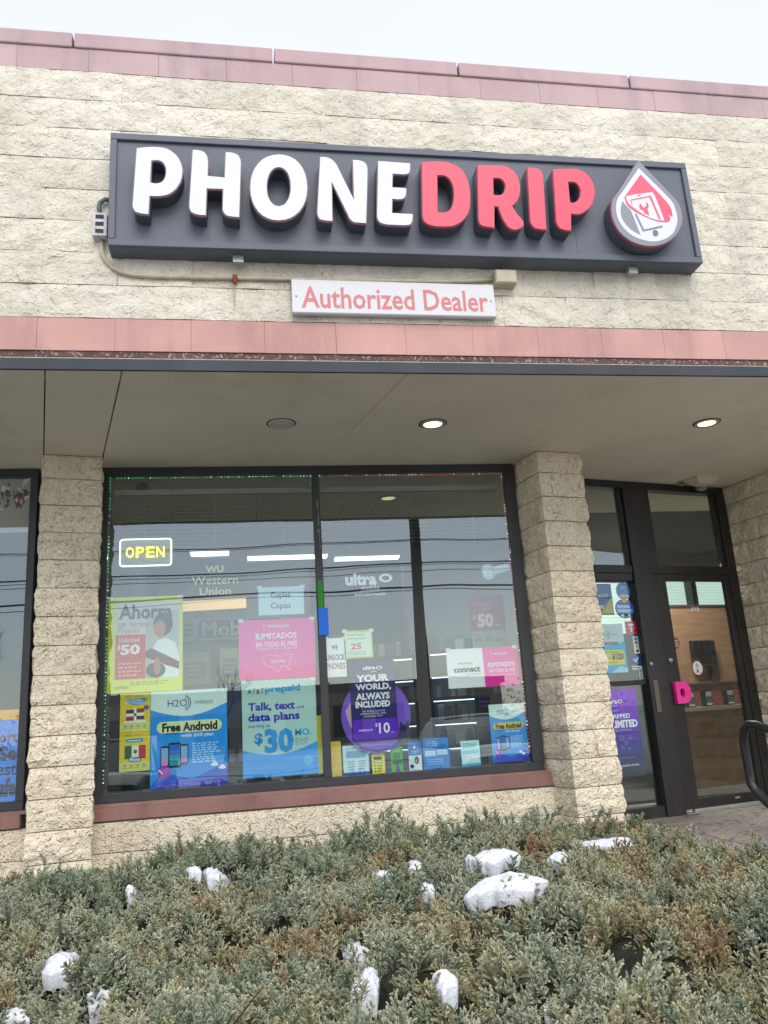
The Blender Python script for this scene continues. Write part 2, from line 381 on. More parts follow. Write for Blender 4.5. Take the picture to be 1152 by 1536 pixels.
GLYPHS = {
'P1': [[(-0.557,3.131),(-0.516,3.14),(-0.507,3.141),(-0.493,3.143),(-0.478,3.145),(-0.463,3.146),(-0.449,3.146),(-0.434,3.146),(-0.419,3.145),(-0.406,3.143),(-0.393,3.139),(-0.381,3.133),(-0.37,3.127),(-0.359,3.118),(-0.349,3.108),(-0.339,3.097),(-0.33,3.084),(-0.323,3.071),(-0.317,3.056),(-0.312,3.04),(-0.308,3.024),(-0.306,3.007),(-0.306,2.99),(-0.308,2.973),(-0.31,2.955),(-0.314,2.939),(-0.319,2.923),(-0.325,2.909),(-0.333,2.895),(-0.34,2.882),(-0.349,2.871),(-0.359,2.861),(-0.369,2.852),(-0.379,2.845),(-0.39,2.839),(-0.401,2.835),(-0.413,2.832),(-0.425,2.829),(-0.439,2.828),(-0.455,2.827),(-0.47,2.827),(-0.48,2.827),(-0.485,2.714),(-0.492,2.714),(-0.503,2.714),(-0.515,2.715),(-0.525,2.716),(-0.535,2.718),(-0.544,2.721),(-0.553,2.724),(-0.56,2.729),(-0.565,2.737),(-0.569,2.747),(-0.572,2.757),(-0.574,2.764)], [(-0.473,3.051),(-0.468,3.052),(-0.462,3.054),(-0.455,3.055),(-0.448,3.056),(-0.441,3.055),(-0.434,3.054),(-0.428,3.052),(-0.421,3.049),(-0.416,3.044),(-0.411,3.038),(-0.407,3.03),(-0.404,3.023),(-0.401,3.015),(-0.4,3.007),(-0.399,2.998),(-0.399,2.989),(-0.399,2.979),(-0.401,2.969),(-0.402,2.959),(-0.405,2.95),(-0.408,2.943),(-0.411,2.936),(-0.416,2.929),(-0.421,2.924),(-0.426,2.92),(-0.433,2.917),(-0.44,2.915),(-0.447,2.913),(-0.455,2.913),(-0.464,2.914),(-0.473,2.916),(-0.478,2.917)]],
'H': [[(-0.256,3.139),(-0.25,3.14),(-0.241,3.141),(-0.231,3.142),(-0.222,3.141),(-0.213,3.139),(-0.204,3.137),(-0.196,3.133),(-0.189,3.129),(-0.183,3.123),(-0.179,3.117),(-0.175,3.109),(-0.172,3.102),(-0.17,3.093),(-0.169,3.083),(-0.168,3.074),(-0.167,3.067),(-0.17,2.977),(-0.083,2.972),(-0.075,3.137),(-0.069,3.137),(-0.059,3.138),(-0.048,3.138),(-0.039,3.137),(-0.03,3.135),(-0.021,3.132),(-0.013,3.129),(-0.006,3.124),(-0,3.118),(0.004,3.111),(0.007,3.104),(0.01,3.096),(0.012,3.087),(0.013,3.077),(0.013,3.068),(0.013,3.061),(-0.002,2.718),(-0.01,2.718),(-0.021,2.719),(-0.034,2.719),(-0.045,2.72),(-0.054,2.721),(-0.063,2.722),(-0.07,2.725),(-0.077,2.728),(-0.082,2.733),(-0.087,2.74),(-0.09,2.746),(-0.093,2.752),(-0.095,2.758),(-0.096,2.764),(-0.096,2.77),(-0.096,2.773),(-0.092,2.892),(-0.176,2.891),(-0.182,2.722),(-0.19,2.722),(-0.201,2.722),(-0.213,2.722),(-0.223,2.723),(-0.233,2.725),(-0.243,2.728),(-0.252,2.732),(-0.259,2.736),(-0.264,2.741),(-0.268,2.747),(-0.271,2.754),(-0.273,2.76),(-0.274,2.767),(-0.275,2.774),(-0.275,2.781),(-0.275,2.785)]],
'O': [[(0.381,2.931),(0.376,2.884),(0.366,2.842),(0.35,2.804),(0.33,2.772),(0.305,2.746),(0.277,2.726),(0.246,2.713),(0.211,2.708),(0.176,2.71),(0.146,2.72),(0.119,2.737),(0.097,2.761),(0.079,2.791),(0.066,2.826),(0.058,2.866),(0.056,2.913),(0.06,2.961),(0.069,3.002),(0.084,3.04),(0.104,3.073),(0.128,3.101),(0.156,3.122),(0.188,3.135),(0.224,3.142),(0.259,3.14),(0.29,3.13),(0.318,3.113),(0.341,3.088),(0.359,3.057),(0.372,3.02),(0.379,2.979)], [(0.282,2.931),(0.279,2.896),(0.272,2.866),(0.261,2.841),(0.248,2.821),(0.232,2.809),(0.214,2.804),(0.196,2.807),(0.181,2.818),(0.169,2.836),(0.159,2.86),(0.154,2.89),(0.153,2.923),(0.156,2.958),(0.163,2.988),(0.173,3.014),(0.187,3.034),(0.203,3.047),(0.221,3.052),(0.239,3.049),(0.254,3.038),(0.267,3.02),(0.276,2.995),(0.281,2.965)]],
'N': [[(0.457,3.141),(0.464,3.141),(0.474,3.141),(0.485,3.141),(0.495,3.14),(0.505,3.138),(0.513,3.135),(0.522,3.13),(0.529,3.125),(0.537,3.118),(0.543,3.11),(0.549,3.101),(0.554,3.093),(0.558,3.086),(0.56,3.079),(0.562,3.073),(0.563,3.069),(0.638,2.877),(0.645,3.131),(0.652,3.132),(0.662,3.132),(0.672,3.133),(0.683,3.132),(0.692,3.13),(0.701,3.127),(0.71,3.123),(0.717,3.119),(0.722,3.113),(0.726,3.106),(0.729,3.099),(0.731,3.091),(0.732,3.082),(0.732,3.071),(0.732,3.061),(0.732,3.054),(0.704,2.714),(0.696,2.714),(0.684,2.714),(0.671,2.714),(0.66,2.715),(0.651,2.715),(0.643,2.715),(0.636,2.716),(0.63,2.718),(0.624,2.721),(0.619,2.726),(0.614,2.731),(0.61,2.736),(0.606,2.743),(0.603,2.749),(0.601,2.756),(0.6,2.76),(0.52,2.962),(0.513,2.719),(0.505,2.719),(0.493,2.719),(0.48,2.719),(0.469,2.72),(0.46,2.721),(0.452,2.723),(0.445,2.725),(0.439,2.728),(0.435,2.733),(0.432,2.739),(0.429,2.746),(0.428,2.752),(0.426,2.758),(0.426,2.765),(0.425,2.772),(0.425,2.776)]],
'E': [[(0.793,3.134),(0.988,3.13),(0.987,3.123),(0.986,3.113),(0.985,3.102),(0.984,3.092),(0.983,3.085),(0.982,3.077),(0.98,3.071),(0.978,3.066),(0.975,3.061),(0.973,3.058),(0.969,3.055),(0.965,3.053),(0.96,3.051),(0.953,3.049),(0.947,3.048),(0.943,3.047),(0.878,3.048),(0.87,2.962),(0.952,2.961),(0.951,2.955),(0.951,2.947),(0.951,2.938),(0.949,2.929),(0.948,2.921),(0.946,2.913),(0.944,2.905),(0.941,2.899),(0.937,2.893),(0.933,2.889),(0.928,2.885),(0.922,2.883),(0.917,2.881),(0.91,2.88),(0.904,2.879),(0.9,2.878),(0.865,2.88),(0.857,2.792),(0.978,2.791),(0.977,2.784),(0.977,2.774),(0.976,2.763),(0.975,2.754),(0.973,2.745),(0.97,2.737),(0.967,2.73),(0.964,2.724),(0.96,2.72),(0.956,2.717),(0.951,2.715),(0.946,2.713),(0.94,2.712),(0.934,2.711),(0.928,2.711),(0.924,2.71),(0.819,2.71),(0.813,2.712),(0.803,2.714),(0.793,2.717),(0.785,2.72),(0.779,2.725),(0.774,2.731),(0.77,2.737),(0.768,2.744),(0.766,2.751),(0.765,2.76),(0.765,2.768),(0.765,2.773)]],
'D': [[(1.054,3.141),(1.072,3.143),(1.098,3.147),(1.127,3.151),(1.152,3.153),(1.173,3.153),(1.193,3.152),(1.212,3.15),(1.23,3.145),(1.248,3.138),(1.266,3.129),(1.282,3.117),(1.295,3.103),(1.307,3.085),(1.315,3.066),(1.322,3.044),(1.328,3.022),(1.331,2.998),(1.332,2.973),(1.332,2.948),(1.33,2.923),(1.328,2.899),(1.325,2.875),(1.321,2.851),(1.315,2.83),(1.307,2.811),(1.298,2.794),(1.287,2.778),(1.275,2.764),(1.261,2.751),(1.246,2.739),(1.23,2.729),(1.214,2.721),(1.197,2.716),(1.18,2.714),(1.163,2.712),(1.146,2.712),(1.128,2.712),(1.111,2.712),(1.094,2.714),(1.079,2.717),(1.066,2.722),(1.055,2.727),(1.046,2.734),(1.038,2.742),(1.034,2.752),(1.032,2.764),(1.031,2.776),(1.03,2.784)], [(1.142,3.052),(1.149,3.053),(1.158,3.055),(1.169,3.056),(1.179,3.055),(1.188,3.052),(1.197,3.047),(1.205,3.04),(1.213,3.031),(1.219,3.019),(1.224,3.005),(1.228,2.989),(1.23,2.972),(1.231,2.955),(1.23,2.937),(1.229,2.919),(1.226,2.901),(1.222,2.885),(1.218,2.868),(1.212,2.853),(1.206,2.841),(1.2,2.831),(1.193,2.824),(1.185,2.819),(1.178,2.815),(1.172,2.812),(1.166,2.81),(1.16,2.81),(1.154,2.809),(1.146,2.809),(1.138,2.809),(1.13,2.81),(1.125,2.81)]],
'R': [[(1.391,3.142),(1.407,3.143),(1.429,3.145),(1.454,3.146),(1.479,3.147),(1.502,3.148),(1.526,3.149),(1.548,3.149),(1.569,3.145),(1.586,3.137),(1.601,3.127),(1.614,3.115),(1.625,3.1),(1.633,3.083),(1.639,3.063),(1.642,3.043),(1.644,3.023),(1.644,3.004),(1.642,2.985),(1.638,2.967),(1.634,2.95),(1.628,2.935),(1.622,2.922),(1.615,2.91),(1.608,2.899),(1.601,2.89),(1.594,2.883),(1.587,2.877),(1.582,2.873),(1.586,2.864),(1.592,2.85),(1.598,2.836),(1.605,2.823),(1.613,2.811),(1.621,2.801),(1.629,2.79),(1.635,2.781),(1.638,2.772),(1.639,2.763),(1.638,2.755),(1.637,2.748),(1.634,2.742),(1.63,2.736),(1.625,2.731),(1.619,2.726),(1.612,2.721),(1.602,2.717),(1.593,2.713),(1.583,2.711),(1.573,2.711),(1.563,2.713),(1.554,2.717),(1.545,2.723),(1.536,2.731),(1.529,2.743),(1.522,2.756),(1.515,2.77),(1.509,2.785),(1.504,2.803),(1.5,2.82),(1.497,2.834),(1.495,2.844),(1.494,2.851),(1.493,2.857),(1.493,2.861),(1.47,2.862),(1.456,2.719),(1.449,2.719),(1.439,2.72),(1.428,2.721),(1.417,2.722),(1.407,2.724),(1.397,2.725),(1.387,2.727),(1.379,2.731),(1.373,2.736),(1.369,2.742),(1.366,2.749),(1.364,2.757),(1.363,2.767),(1.363,2.778),(1.363,2.788),(1.364,2.795)], [(1.482,3.055),(1.487,3.055),(1.494,3.056),(1.502,3.057),(1.51,3.056),(1.517,3.055),(1.524,3.053),(1.531,3.049),(1.536,3.045),(1.541,3.038),(1.545,3.03),(1.548,3.021),(1.55,3.012),(1.55,3.002),(1.547,2.992),(1.544,2.982),(1.541,2.973),(1.537,2.966),(1.533,2.959),(1.529,2.954),(1.524,2.95),(1.518,2.947),(1.511,2.945),(1.505,2.944),(1.498,2.943),(1.491,2.943),(1.485,2.943),(1.479,2.944),(1.474,2.944)]],
'I': [[(1.7,3.144),(1.707,3.145),(1.716,3.146),(1.726,3.146),(1.736,3.146),(1.746,3.145),(1.757,3.144),(1.767,3.141),(1.776,3.137),(1.783,3.132),(1.788,3.125),(1.792,3.118),(1.795,3.11),(1.797,3.101),(1.798,3.092),(1.797,3.083),(1.797,3.077),(1.775,2.722),(1.77,2.722),(1.762,2.721),(1.753,2.72),(1.743,2.721),(1.732,2.722),(1.72,2.723),(1.709,2.725),(1.699,2.73),(1.692,2.736),(1.687,2.744),(1.683,2.753),(1.68,2.761),(1.678,2.77),(1.678,2.779),(1.679,2.788),(1.679,2.794)]],
'P2': [[(1.861,3.14),(1.877,3.142),(1.899,3.146),(1.924,3.149),(1.947,3.151),(1.969,3.153),(1.991,3.154),(2.011,3.154),(2.03,3.15),(2.047,3.144),(2.062,3.135),(2.076,3.124),(2.088,3.11),(2.097,3.095),(2.105,3.076),(2.111,3.057),(2.114,3.038),(2.115,3.02),(2.114,3.001),(2.111,2.983),(2.107,2.965),(2.101,2.946),(2.093,2.928),(2.085,2.911),(2.075,2.896),(2.063,2.882),(2.049,2.869),(2.035,2.858),(2.022,2.849),(2.011,2.842),(2,2.838),(1.989,2.835),(1.979,2.833),(1.969,2.833),(1.958,2.834),(1.948,2.835),(1.942,2.836),(1.927,2.721),(1.921,2.721),(1.913,2.721),(1.903,2.721),(1.894,2.722),(1.884,2.724),(1.874,2.727),(1.864,2.731),(1.855,2.737),(1.849,2.744),(1.845,2.754),(1.842,2.764),(1.84,2.774),(1.839,2.783),(1.839,2.793),(1.84,2.801),(1.841,2.807)], [(1.951,3.054),(1.956,3.055),(1.965,3.056),(1.974,3.057),(1.982,3.057),(1.989,3.055),(1.995,3.053),(2.001,3.049),(2.006,3.043),(2.011,3.036),(2.015,3.026),(2.018,3.015),(2.02,3.005),(2.019,2.993),(2.017,2.981),(2.014,2.97),(2.011,2.959),(2.007,2.951),(2.002,2.943),(1.997,2.936),(1.992,2.93),(1.986,2.926),(1.981,2.922),(1.975,2.919),(1.969,2.917),(1.963,2.916),(1.956,2.916),(1.95,2.917),(1.946,2.917)]],
'drop': [[(2.429,3.244),(2.398,3.199),(2.352,3.135),(2.306,3.069),(2.27,3.019),(2.249,2.991),(2.235,2.974),(2.226,2.963),(2.218,2.948),(2.21,2.93),(2.205,2.911),(2.201,2.892),(2.199,2.874),(2.197,2.855),(2.197,2.836),(2.199,2.817),(2.203,2.798),(2.208,2.778),(2.215,2.759),(2.223,2.74),(2.234,2.723),(2.246,2.708),(2.26,2.693),(2.275,2.681),(2.291,2.669),(2.308,2.66),(2.326,2.652),(2.344,2.646),(2.364,2.641),(2.384,2.638),(2.405,2.637),(2.426,2.637),(2.447,2.639),(2.468,2.644),(2.489,2.65),(2.51,2.657),(2.529,2.667),(2.548,2.678),(2.566,2.691),(2.583,2.705),(2.598,2.72),(2.613,2.737),(2.626,2.756),(2.638,2.775),(2.647,2.793),(2.654,2.809),(2.658,2.825),(2.661,2.841),(2.663,2.858),(2.663,2.875),(2.663,2.894),(2.661,2.912),(2.657,2.929),(2.655,2.941),(2.653,2.95),(2.645,2.964),(2.625,2.992),(2.583,3.048),(2.525,3.122),(2.468,3.194)]],
'white': [[(2.424,3.182),(2.398,3.147),(2.36,3.097),(2.322,3.046),(2.292,3.007),(2.275,2.986),(2.265,2.974),(2.258,2.965),(2.252,2.953),(2.245,2.938),(2.239,2.922),(2.235,2.905),(2.232,2.888),(2.231,2.871),(2.231,2.853),(2.232,2.835),(2.235,2.818),(2.24,2.802),(2.246,2.786),(2.253,2.77),(2.262,2.756),(2.272,2.743),(2.283,2.73),(2.295,2.718),(2.308,2.708),(2.323,2.699),(2.34,2.691),(2.358,2.684),(2.375,2.679),(2.394,2.675),(2.414,2.672),(2.433,2.671),(2.452,2.672),(2.47,2.674),(2.488,2.679),(2.505,2.685),(2.521,2.692),(2.536,2.7),(2.551,2.71),(2.564,2.721),(2.576,2.732),(2.586,2.744),(2.595,2.757),(2.602,2.771),(2.609,2.785),(2.615,2.799),(2.619,2.813),(2.623,2.828),(2.625,2.843),(2.625,2.859),(2.625,2.875),(2.623,2.891),(2.62,2.908),(2.619,2.92),(2.619,2.93),(2.613,2.945),(2.597,2.971),(2.56,3.019),(2.509,3.08),(2.459,3.14)]],
'gleft': [[(2.28,2.942),(2.276,2.93),(2.27,2.913),(2.264,2.894),(2.26,2.877),(2.259,2.861),(2.259,2.845),(2.26,2.829),(2.264,2.813),(2.271,2.797),(2.28,2.781),(2.291,2.766),(2.303,2.752),(2.318,2.739),(2.337,2.727),(2.354,2.717),(2.365,2.71),(2.329,2.871)]],
'red': [[(2.428,3.136),(2.298,2.97),(2.299,2.958),(2.301,2.941),(2.305,2.922),(2.313,2.905),(2.329,2.89),(2.349,2.875),(2.372,2.861),(2.395,2.848),(2.419,2.837),(2.444,2.826),(2.469,2.817),(2.492,2.811),(2.513,2.808),(2.532,2.807),(2.549,2.808),(2.562,2.811),(2.57,2.817),(2.575,2.824),(2.577,2.833),(2.577,2.841),(2.573,2.85),(2.565,2.859),(2.558,2.867),(2.556,2.869),(2.561,2.864),(2.57,2.853),(2.58,2.84),(2.586,2.828),(2.586,2.817),(2.584,2.805),(2.58,2.793),(2.575,2.783),(2.57,2.774),(2.564,2.765),(2.558,2.758),(2.554,2.753),(2.558,2.758),(2.564,2.764),(2.57,2.772),(2.575,2.783),(2.581,2.797),(2.586,2.813),(2.591,2.831),(2.594,2.848),(2.595,2.865),(2.595,2.882),(2.594,2.9),(2.588,2.919),(2.579,2.937),(2.567,2.956),(2.552,2.976),(2.534,3.001),(2.509,3.034),(2.477,3.073),(2.448,3.11)]],
'phone': [[(2.309,2.956),(2.308,2.963),(2.306,2.968),(2.31,2.974),(2.324,2.98),(2.356,2.988),(2.4,2.997),(2.444,3.005),(2.474,3.011),(2.478,3.012),(2.483,3.014),(2.489,3.011),(2.496,2.995),(2.506,2.958),(2.517,2.905),(2.528,2.852),(2.535,2.816),(2.521,2.817),(2.501,2.818),(2.479,2.821),(2.458,2.826),(2.438,2.834),(2.418,2.845),(2.398,2.858),(2.38,2.87),(2.364,2.882),(2.349,2.895),(2.335,2.907),(2.324,2.918),(2.317,2.929),(2.312,2.939),(2.31,2.948)]],
'screen': [[(2.331,2.951),(2.465,2.987),(2.473,2.984),(2.512,2.824),(2.5,2.823),(2.46,2.976),(2.337,2.944),(2.344,2.91),(2.337,2.913)]],
'wrench': [[(2.393,2.932),(2.391,2.927),(2.389,2.921),(2.386,2.915),(2.385,2.909),(2.385,2.903),(2.386,2.898),(2.387,2.893),(2.389,2.89),(2.392,2.887),(2.397,2.885),(2.401,2.884),(2.403,2.883),(2.41,2.865),(2.44,2.847),(2.435,2.892),(2.437,2.895),(2.441,2.9),(2.444,2.906),(2.446,2.912),(2.446,2.918),(2.445,2.924),(2.443,2.93),(2.441,2.934),(2.439,2.937),(2.437,2.939),(2.435,2.939),(2.433,2.94),(2.433,2.918),(2.43,2.914),(2.425,2.908),(2.42,2.903),(2.415,2.901),(2.411,2.901),(2.408,2.904),(2.405,2.909),(2.402,2.913),(2.399,2.917),(2.396,2.923),(2.394,2.928)]],
'lines': [[(2.349,2.859),(2.357,2.856),(2.391,2.748),(2.515,2.782),(2.516,2.773),(2.384,2.738)]],
'home': [[(2.448,2.742),(2.453,2.746),(2.46,2.747),(2.467,2.747),(2.472,2.745),(2.476,2.74),(2.478,2.732),(2.479,2.724),(2.477,2.718),(2.473,2.714),(2.465,2.711),(2.458,2.71),(2.452,2.711),(2.449,2.717),(2.447,2.726),(2.447,2.736)]],
'spk': [[(2.383,2.986),(2.406,2.991),(2.405,2.985),(2.384,2.98)]],
}
# ------------------------------------------------------------------ ground
def sheet(name, x0, x1, y0, y1, z, mat, kind='structure', n=1):
    me = mesh(name, [(x0, y0, z), (x1, y0, z), (x1, y1, z), (x0, y1, z)], [(0, 1, 2, 3)], mat); return tag(link(name, me), kind=kind)
LOT = -1.5; WALK = -0.90
sheet('ground', -400, 400, -400, 400, LOT - 0.02, rich('snow_bounce_ground', (0.24, 0.23, 0.20), (0.75, 0.76, 0.79), 0.25, 0.95, ()))  # out-of-view ground, its snow paled to bounce fill under the canopy
sheet('parking_lot', -30, 34, -16, 0.6, LOT, M['asphalt'])
sheet('road', -200, 200, -29, -17.5, LOT + 0.004, M['asphalt'])
for i in range(9):
    sheet('parking_line', -13 + i * 2.7, -12.9 + i * 2.7, -5.6, 0.2, LOT + 0.005, flat('#b9b9b4', 0.8))
o = MB().box(-4.2, 2.9, 0.62, 5.9, LOT, -1.18).build('planting_bed', M['soil']); tag(o, kind='structure')
o = MB().box(-6, 2.9, 0.46, 0.615, LOT - 0.01, -1.2).box(2.905, 3.05, 0.46, 3.3, LOT - 0.01, -1.2).build('kerb', M['concrete']); tag(o, kind='structure')
o = MB().box(3.06, 9.0, 3.9, 6.05, LOT, WALK).box(2.45, 9.0, 6.052, 7.4, LOT, WALK).box(2.66, 3.058, 4.6, 6.05, LOT, WALK - 0.003).build('sidewalk', M['concrete']); bevel(o, 0.012); tag(o, kind='structure')
for k in range(3):
    o = MB().box(3.06, 9.0, 3.9 - 0.3 * (k + 1), 3.898 - 0.3 * k, LOT, WALK - 0.15 * (k + 1)).build('entrance_step', M['concrete']); bevel(o, 0.01); tag(o, kind='structure')

# ------------------------------------------------------------------ canopy wall with the split-face blocks
YF = 4.217; CH = 0.2028; BW = 0.4064; XL, XR = -2.72, 5.0
canopy = empty('canopy_wall', (1.0, YF, 1.93), 'cream split-face block wall above the shopfront with faded pink coping and pink band', 'wall')
def rel(o, par): o.location = Vector(o.location) - par.location; o.parent = par; return o
rel(MB().box(XL, XR, YF + 0.012, YF + 0.20, 1.94, 4.0).build('mortar_backing', M['mortar']), canopy)
rnd = random.Random(3)
for r in range(8):
    z1 = 3.853 - r * CH; z0 = z1 - CH
    off = (-0.885 if r % 2 else -1.09) - 4 * BW
    for k in range(19):
        x = off + k * BW
        if x < XL - .4 or x > XR: continue
        xa, xb = max(x, XL), min(x + BW, XR)
        if xb - xa < 0.05: continue
        gap = 0.0022; gapx = 0.0042
        full = xb - xa > BW - 0.01
        me = block((xb - xa) - 2 * gapx, CH - 2 * gap, 0.06, M['cream'], rnd.randrange(9) if full else 20 + r, amp=0.010)
        o = link('block', me); o.location = (xa + gapx, YF - 0.004 + rnd.uniform(-.002, .002), z0 + gap + rnd.uniform(-.001, .001)); rel(o, canopy)
for (za, zb, mat_, off0, yy) in ((3.857, 4.017, 'pink', -0.878, YF - 0.006), (2.034, 2.2285, 'pink_low', -1.096, YF - 0.010)):
    for k in range(20):
        x = off0 - 4 * BW + k * BW; xa, xb = max(x, XL), min(x + BW, XR)
        if xb - xa < 0.05: continue
        o = link('band_block', block((xb - xa) - 0.0016, zb - za - 0.002, 0.06, M[mat_], 0, flatf=True)); o.location = (xa + .0015, yy + rnd.uniform(-.0015, .0015), za + .001); rel(o, canopy)
for k in range(8):
    x = -0.96 - 1.2 * 2 + k * 1.195; xa, xb = max(x, XL), min(x + 1.195, XR)
    if xb - xa < 0.05: continue
    o = MB().box(xa + .006, xb - .006, YF - 0.018, YF + 0.24, 4.019, 4.122).build('coping_stone', M['pink']); bevel(o, 0.008); rel(o, canopy)
rel(MB().box(XL, XR, YF - 0.002, YF + 0.05, 2.0, 2.0325).build('brown_trim_strip', M['brown_trim']), canopy)
rel(MB().box(XL, XR, YF + 0.001, YF + 0.03, 1.990, 1.999).build('white_caulk_line', M['mortar']), canopy)
rel(MB().box(XL, XR, YF - 0.006, YF + 0.012, 1.925, 1.989).build('steel_lintel', M['lintel']), canopy)
# roof and upper wall behind
o = MB().box(XL, XR, YF + 0.25, 12, 2.35, 3.9).build('roof', M['inner_ceil']); tag(o, 'flat roof mass behind the pink coping of the canopy wall', 'roof')

# ------------------------------------------------------------------ soffit: boards laid in the skewed direction of the entrance
DA = R(13.3); ZS = 1.925
soff = empty('soffit', (1.0, 5.2, ZS), None, None); tag(soff, kind='structure')
nrm = Vector((-math.sin(DA), math.cos(DA), 0))
def on_joint(x, y0=4.23): return lambda y: x + (y - y0) * nrm.x / nrm.y
xs = [-4.2, -2.6, -1.049, -0.651, 0.942, 2.535, 2.975, 4.57, 6.2]
for a, b in zip(xs[:-1], xs[1:]):
    fa, fb = on_joint(a), on_joint(b); g = 0.004 if a in (-0.651,) or b in (-0.651, -1.049, 0.942) else 0.0012
    y0, y1 = 4.232, 7.6
    pts = [(fa(y0) + g, y0), (fb(y0) - g, y0), (fb(y1) - g, y1), (fa(y1) + g, y1)]
    v = [(x, y, ZS) for x, y in pts] + [(x, y, ZS + 0.012) for x, y in pts]
    rel(link('soffit_board', mesh('soffit_board', v, [(3, 2, 1, 0), (4, 5, 6, 7), (0, 1, 5, 4), (1, 2, 6, 5), (2, 3, 7, 6), (3, 0, 4, 7)], M['soffit'])), soff)
rel(MB().box(-4.2, 6.2, 4.43, 7.6, ZS + 0.014, ZS + 0.05).build('soffit_backing', flat('#2c2a27', 0.9)), soff)

def downlight(x, y, label, lit):
    e = empty('recessed_light', (x, y, ZS), label, 'ceiling light', 'recessed lights in the soffit')
    MB().lathe([(0.062, -0.006), (0.070, -0.012), (0.082, -0.011), (0.088, -0.003), (0.088, 0.0)], (0, 0, 0), n=32).build('trim_ring', flat('#a5a29a' if lit else '#c0beb8', 0.5), e, smooth=True)
    MB().lathe([(0.088, -0.0025), (0.097, -0.002), (0.097, 0)], (0, 0, 0), n=32).build('shadow_ring', flat('#2d2a26', 0.9), e)  # solid dark ring, shade around the trim put in as colour
    if lit: MB().lathe([(0.0001, -0.007), (0.063, -0.007)], (0, 0, 0), n=28).build('lens', flat('#fff3b0', 0.5, emit=1.5), e)
    else: MB().lathe([(0.0001, -0.016), (0.02, -0.0155), (0.045, -0.013), (0.058, -0.009), (0.063, -0.006)], (0, 0, 0), n=28).build('lens', flat('#c4c2bc', 0.4), e, smooth=True)
downlight(0.241, 5.027, 'unlit recessed light with a dull grey dome, leftmost of the three in the soffit', False)
downlight(1.265, 5.03, 'lit round recessed light in the soffit above the right window pane', True)
downlight(3.289, 5.017, 'lit round recessed light in the soffit nearest the entrance door', True)
lp = bpy.data.lights.new('lamp', 'SPOT')  # the two lit lamps give a little real light
lp.energy = 6; lp.color = (1, 0.93, 0.7); lp.spot_size = R(120); lp.shadow_soft_size = 0.06
for x, y in ((1.265, 5.03), (3.289, 5.017)):
    o = bpy.data.objects.new('lamp', lp); col.objects.link(o); o.location = (x, y, ZS - 0.02)

# emergency light on the soffit by the door
e = empty('emergency_light', (4.06, 6.42, ZS), 'beige two-part emergency light fixed under the soffit above the entrance door', 'emergency light', rotz=DA)
def prism(zs_, mat, nm, par, loc=(0, 0, 0)):
    v = []; f = []
    for (hx, hy, z) in zs_: v += [(-hx, -hy, z), (hx, -hy, z), (hx, hy, z), (-hx, hy, z)]
    n = len(zs_)
    for i in range(n - 1):
        for k in range(4): f.append((4 * i + k, 4 * i + (k + 1) % 4, 4 * i + 4 + (k + 1) % 4, 4 * i + 4 + k))
    f.append((0, 1, 2, 3)); f.append(tuple(4 * (n - 1) + k for k in range(4))[::-1])
    o = link(nm, mesh(nm, v, f, mat), par); o.location = loc; return bevel(o, .004)
prism([(0.13, 0.085, 0), (0.13, 0.085, -0.015), (0.075, 0.05, -0.06)], flat('#cfc8b2', 0.5), 'housing', e)
prism([(0.05, 0.03, 0), (0.05, 0.03, -0.03), (0.03, 0.02, -0.045)], flat('#8f8b80', 0.4), 'lamp_head', e, (0.12, 0.13, -0.02))
prism([(0.03, 0.03, 0), (0.03, 0.03, -0.01)], flat('#8f8b80', 0.4), 'lamp_head', e, (-0.11, 0.12, -0.02))

# ------------------------------------------------------------------ pillars
PCH = 0.1915
def pillar(x, y, label, seed):
    W_, Dp = 0.372, 0.36
    e = empty('pillar', (x, y, LOT), label, 'pillar', 'split-face block pillars', R(11)); rr_ = random.Random(seed)
    MB().box(0.004, W_ - 0.004, 0.004, Dp, 0.0, ZS - LOT - 0.004).build('mortar_core', M['mortar'], e)
    z1 = ZS + 0.018; i = 0
    while z1 > -1.2:
        z0 = z1 - PCH; g = 0.0035; h = min(z1, ZS - 0.002) - z0 - g * 2; sd = seed * 50 + i * 3
        if i % 2 == 0: parts = ((0, W_ * .26, 1, 0), (W_ * .26, W_ * .76, 0, 0), (W_ * .76, W_, 0, 1))
        elif i % 4 == 1 : parts = ((0, W_ * .5, 1, 0), (W_ * .5, W_, 0, 1))
        else: parts = ((0, W_ * .52, 1, 0), (W_ * .52, W_, 0, 1))
        if seed == 2:
            parts = (((0, W_, 1, 1),), ((0, W_ * .28, 1, 0), (W_ * .28, W_, 0, 1)), ((0, W_, 1, 1),), ((0, W_ * .62, 1, 0), (W_ * .62, W_, 0, 1)))[i % 4]
        for (a, b, l, r) in parts:
            v, f = block_mesh(b - a - .006, h, Dp, sd, amp=0.017, lr=bool(l), rr=bool(r), step=0.021); sd += 1
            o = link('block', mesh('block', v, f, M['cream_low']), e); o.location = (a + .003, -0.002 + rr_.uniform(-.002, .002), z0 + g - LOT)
        z1 = z0; i += 1
    return e
pillar(-1.375, 5.622, 'cream rough block pillar between the two shop windows, left of the big window', 1)
pillar(2.216, 5.622, 'cream rough block pillar between the big window and the entrance door', 2)

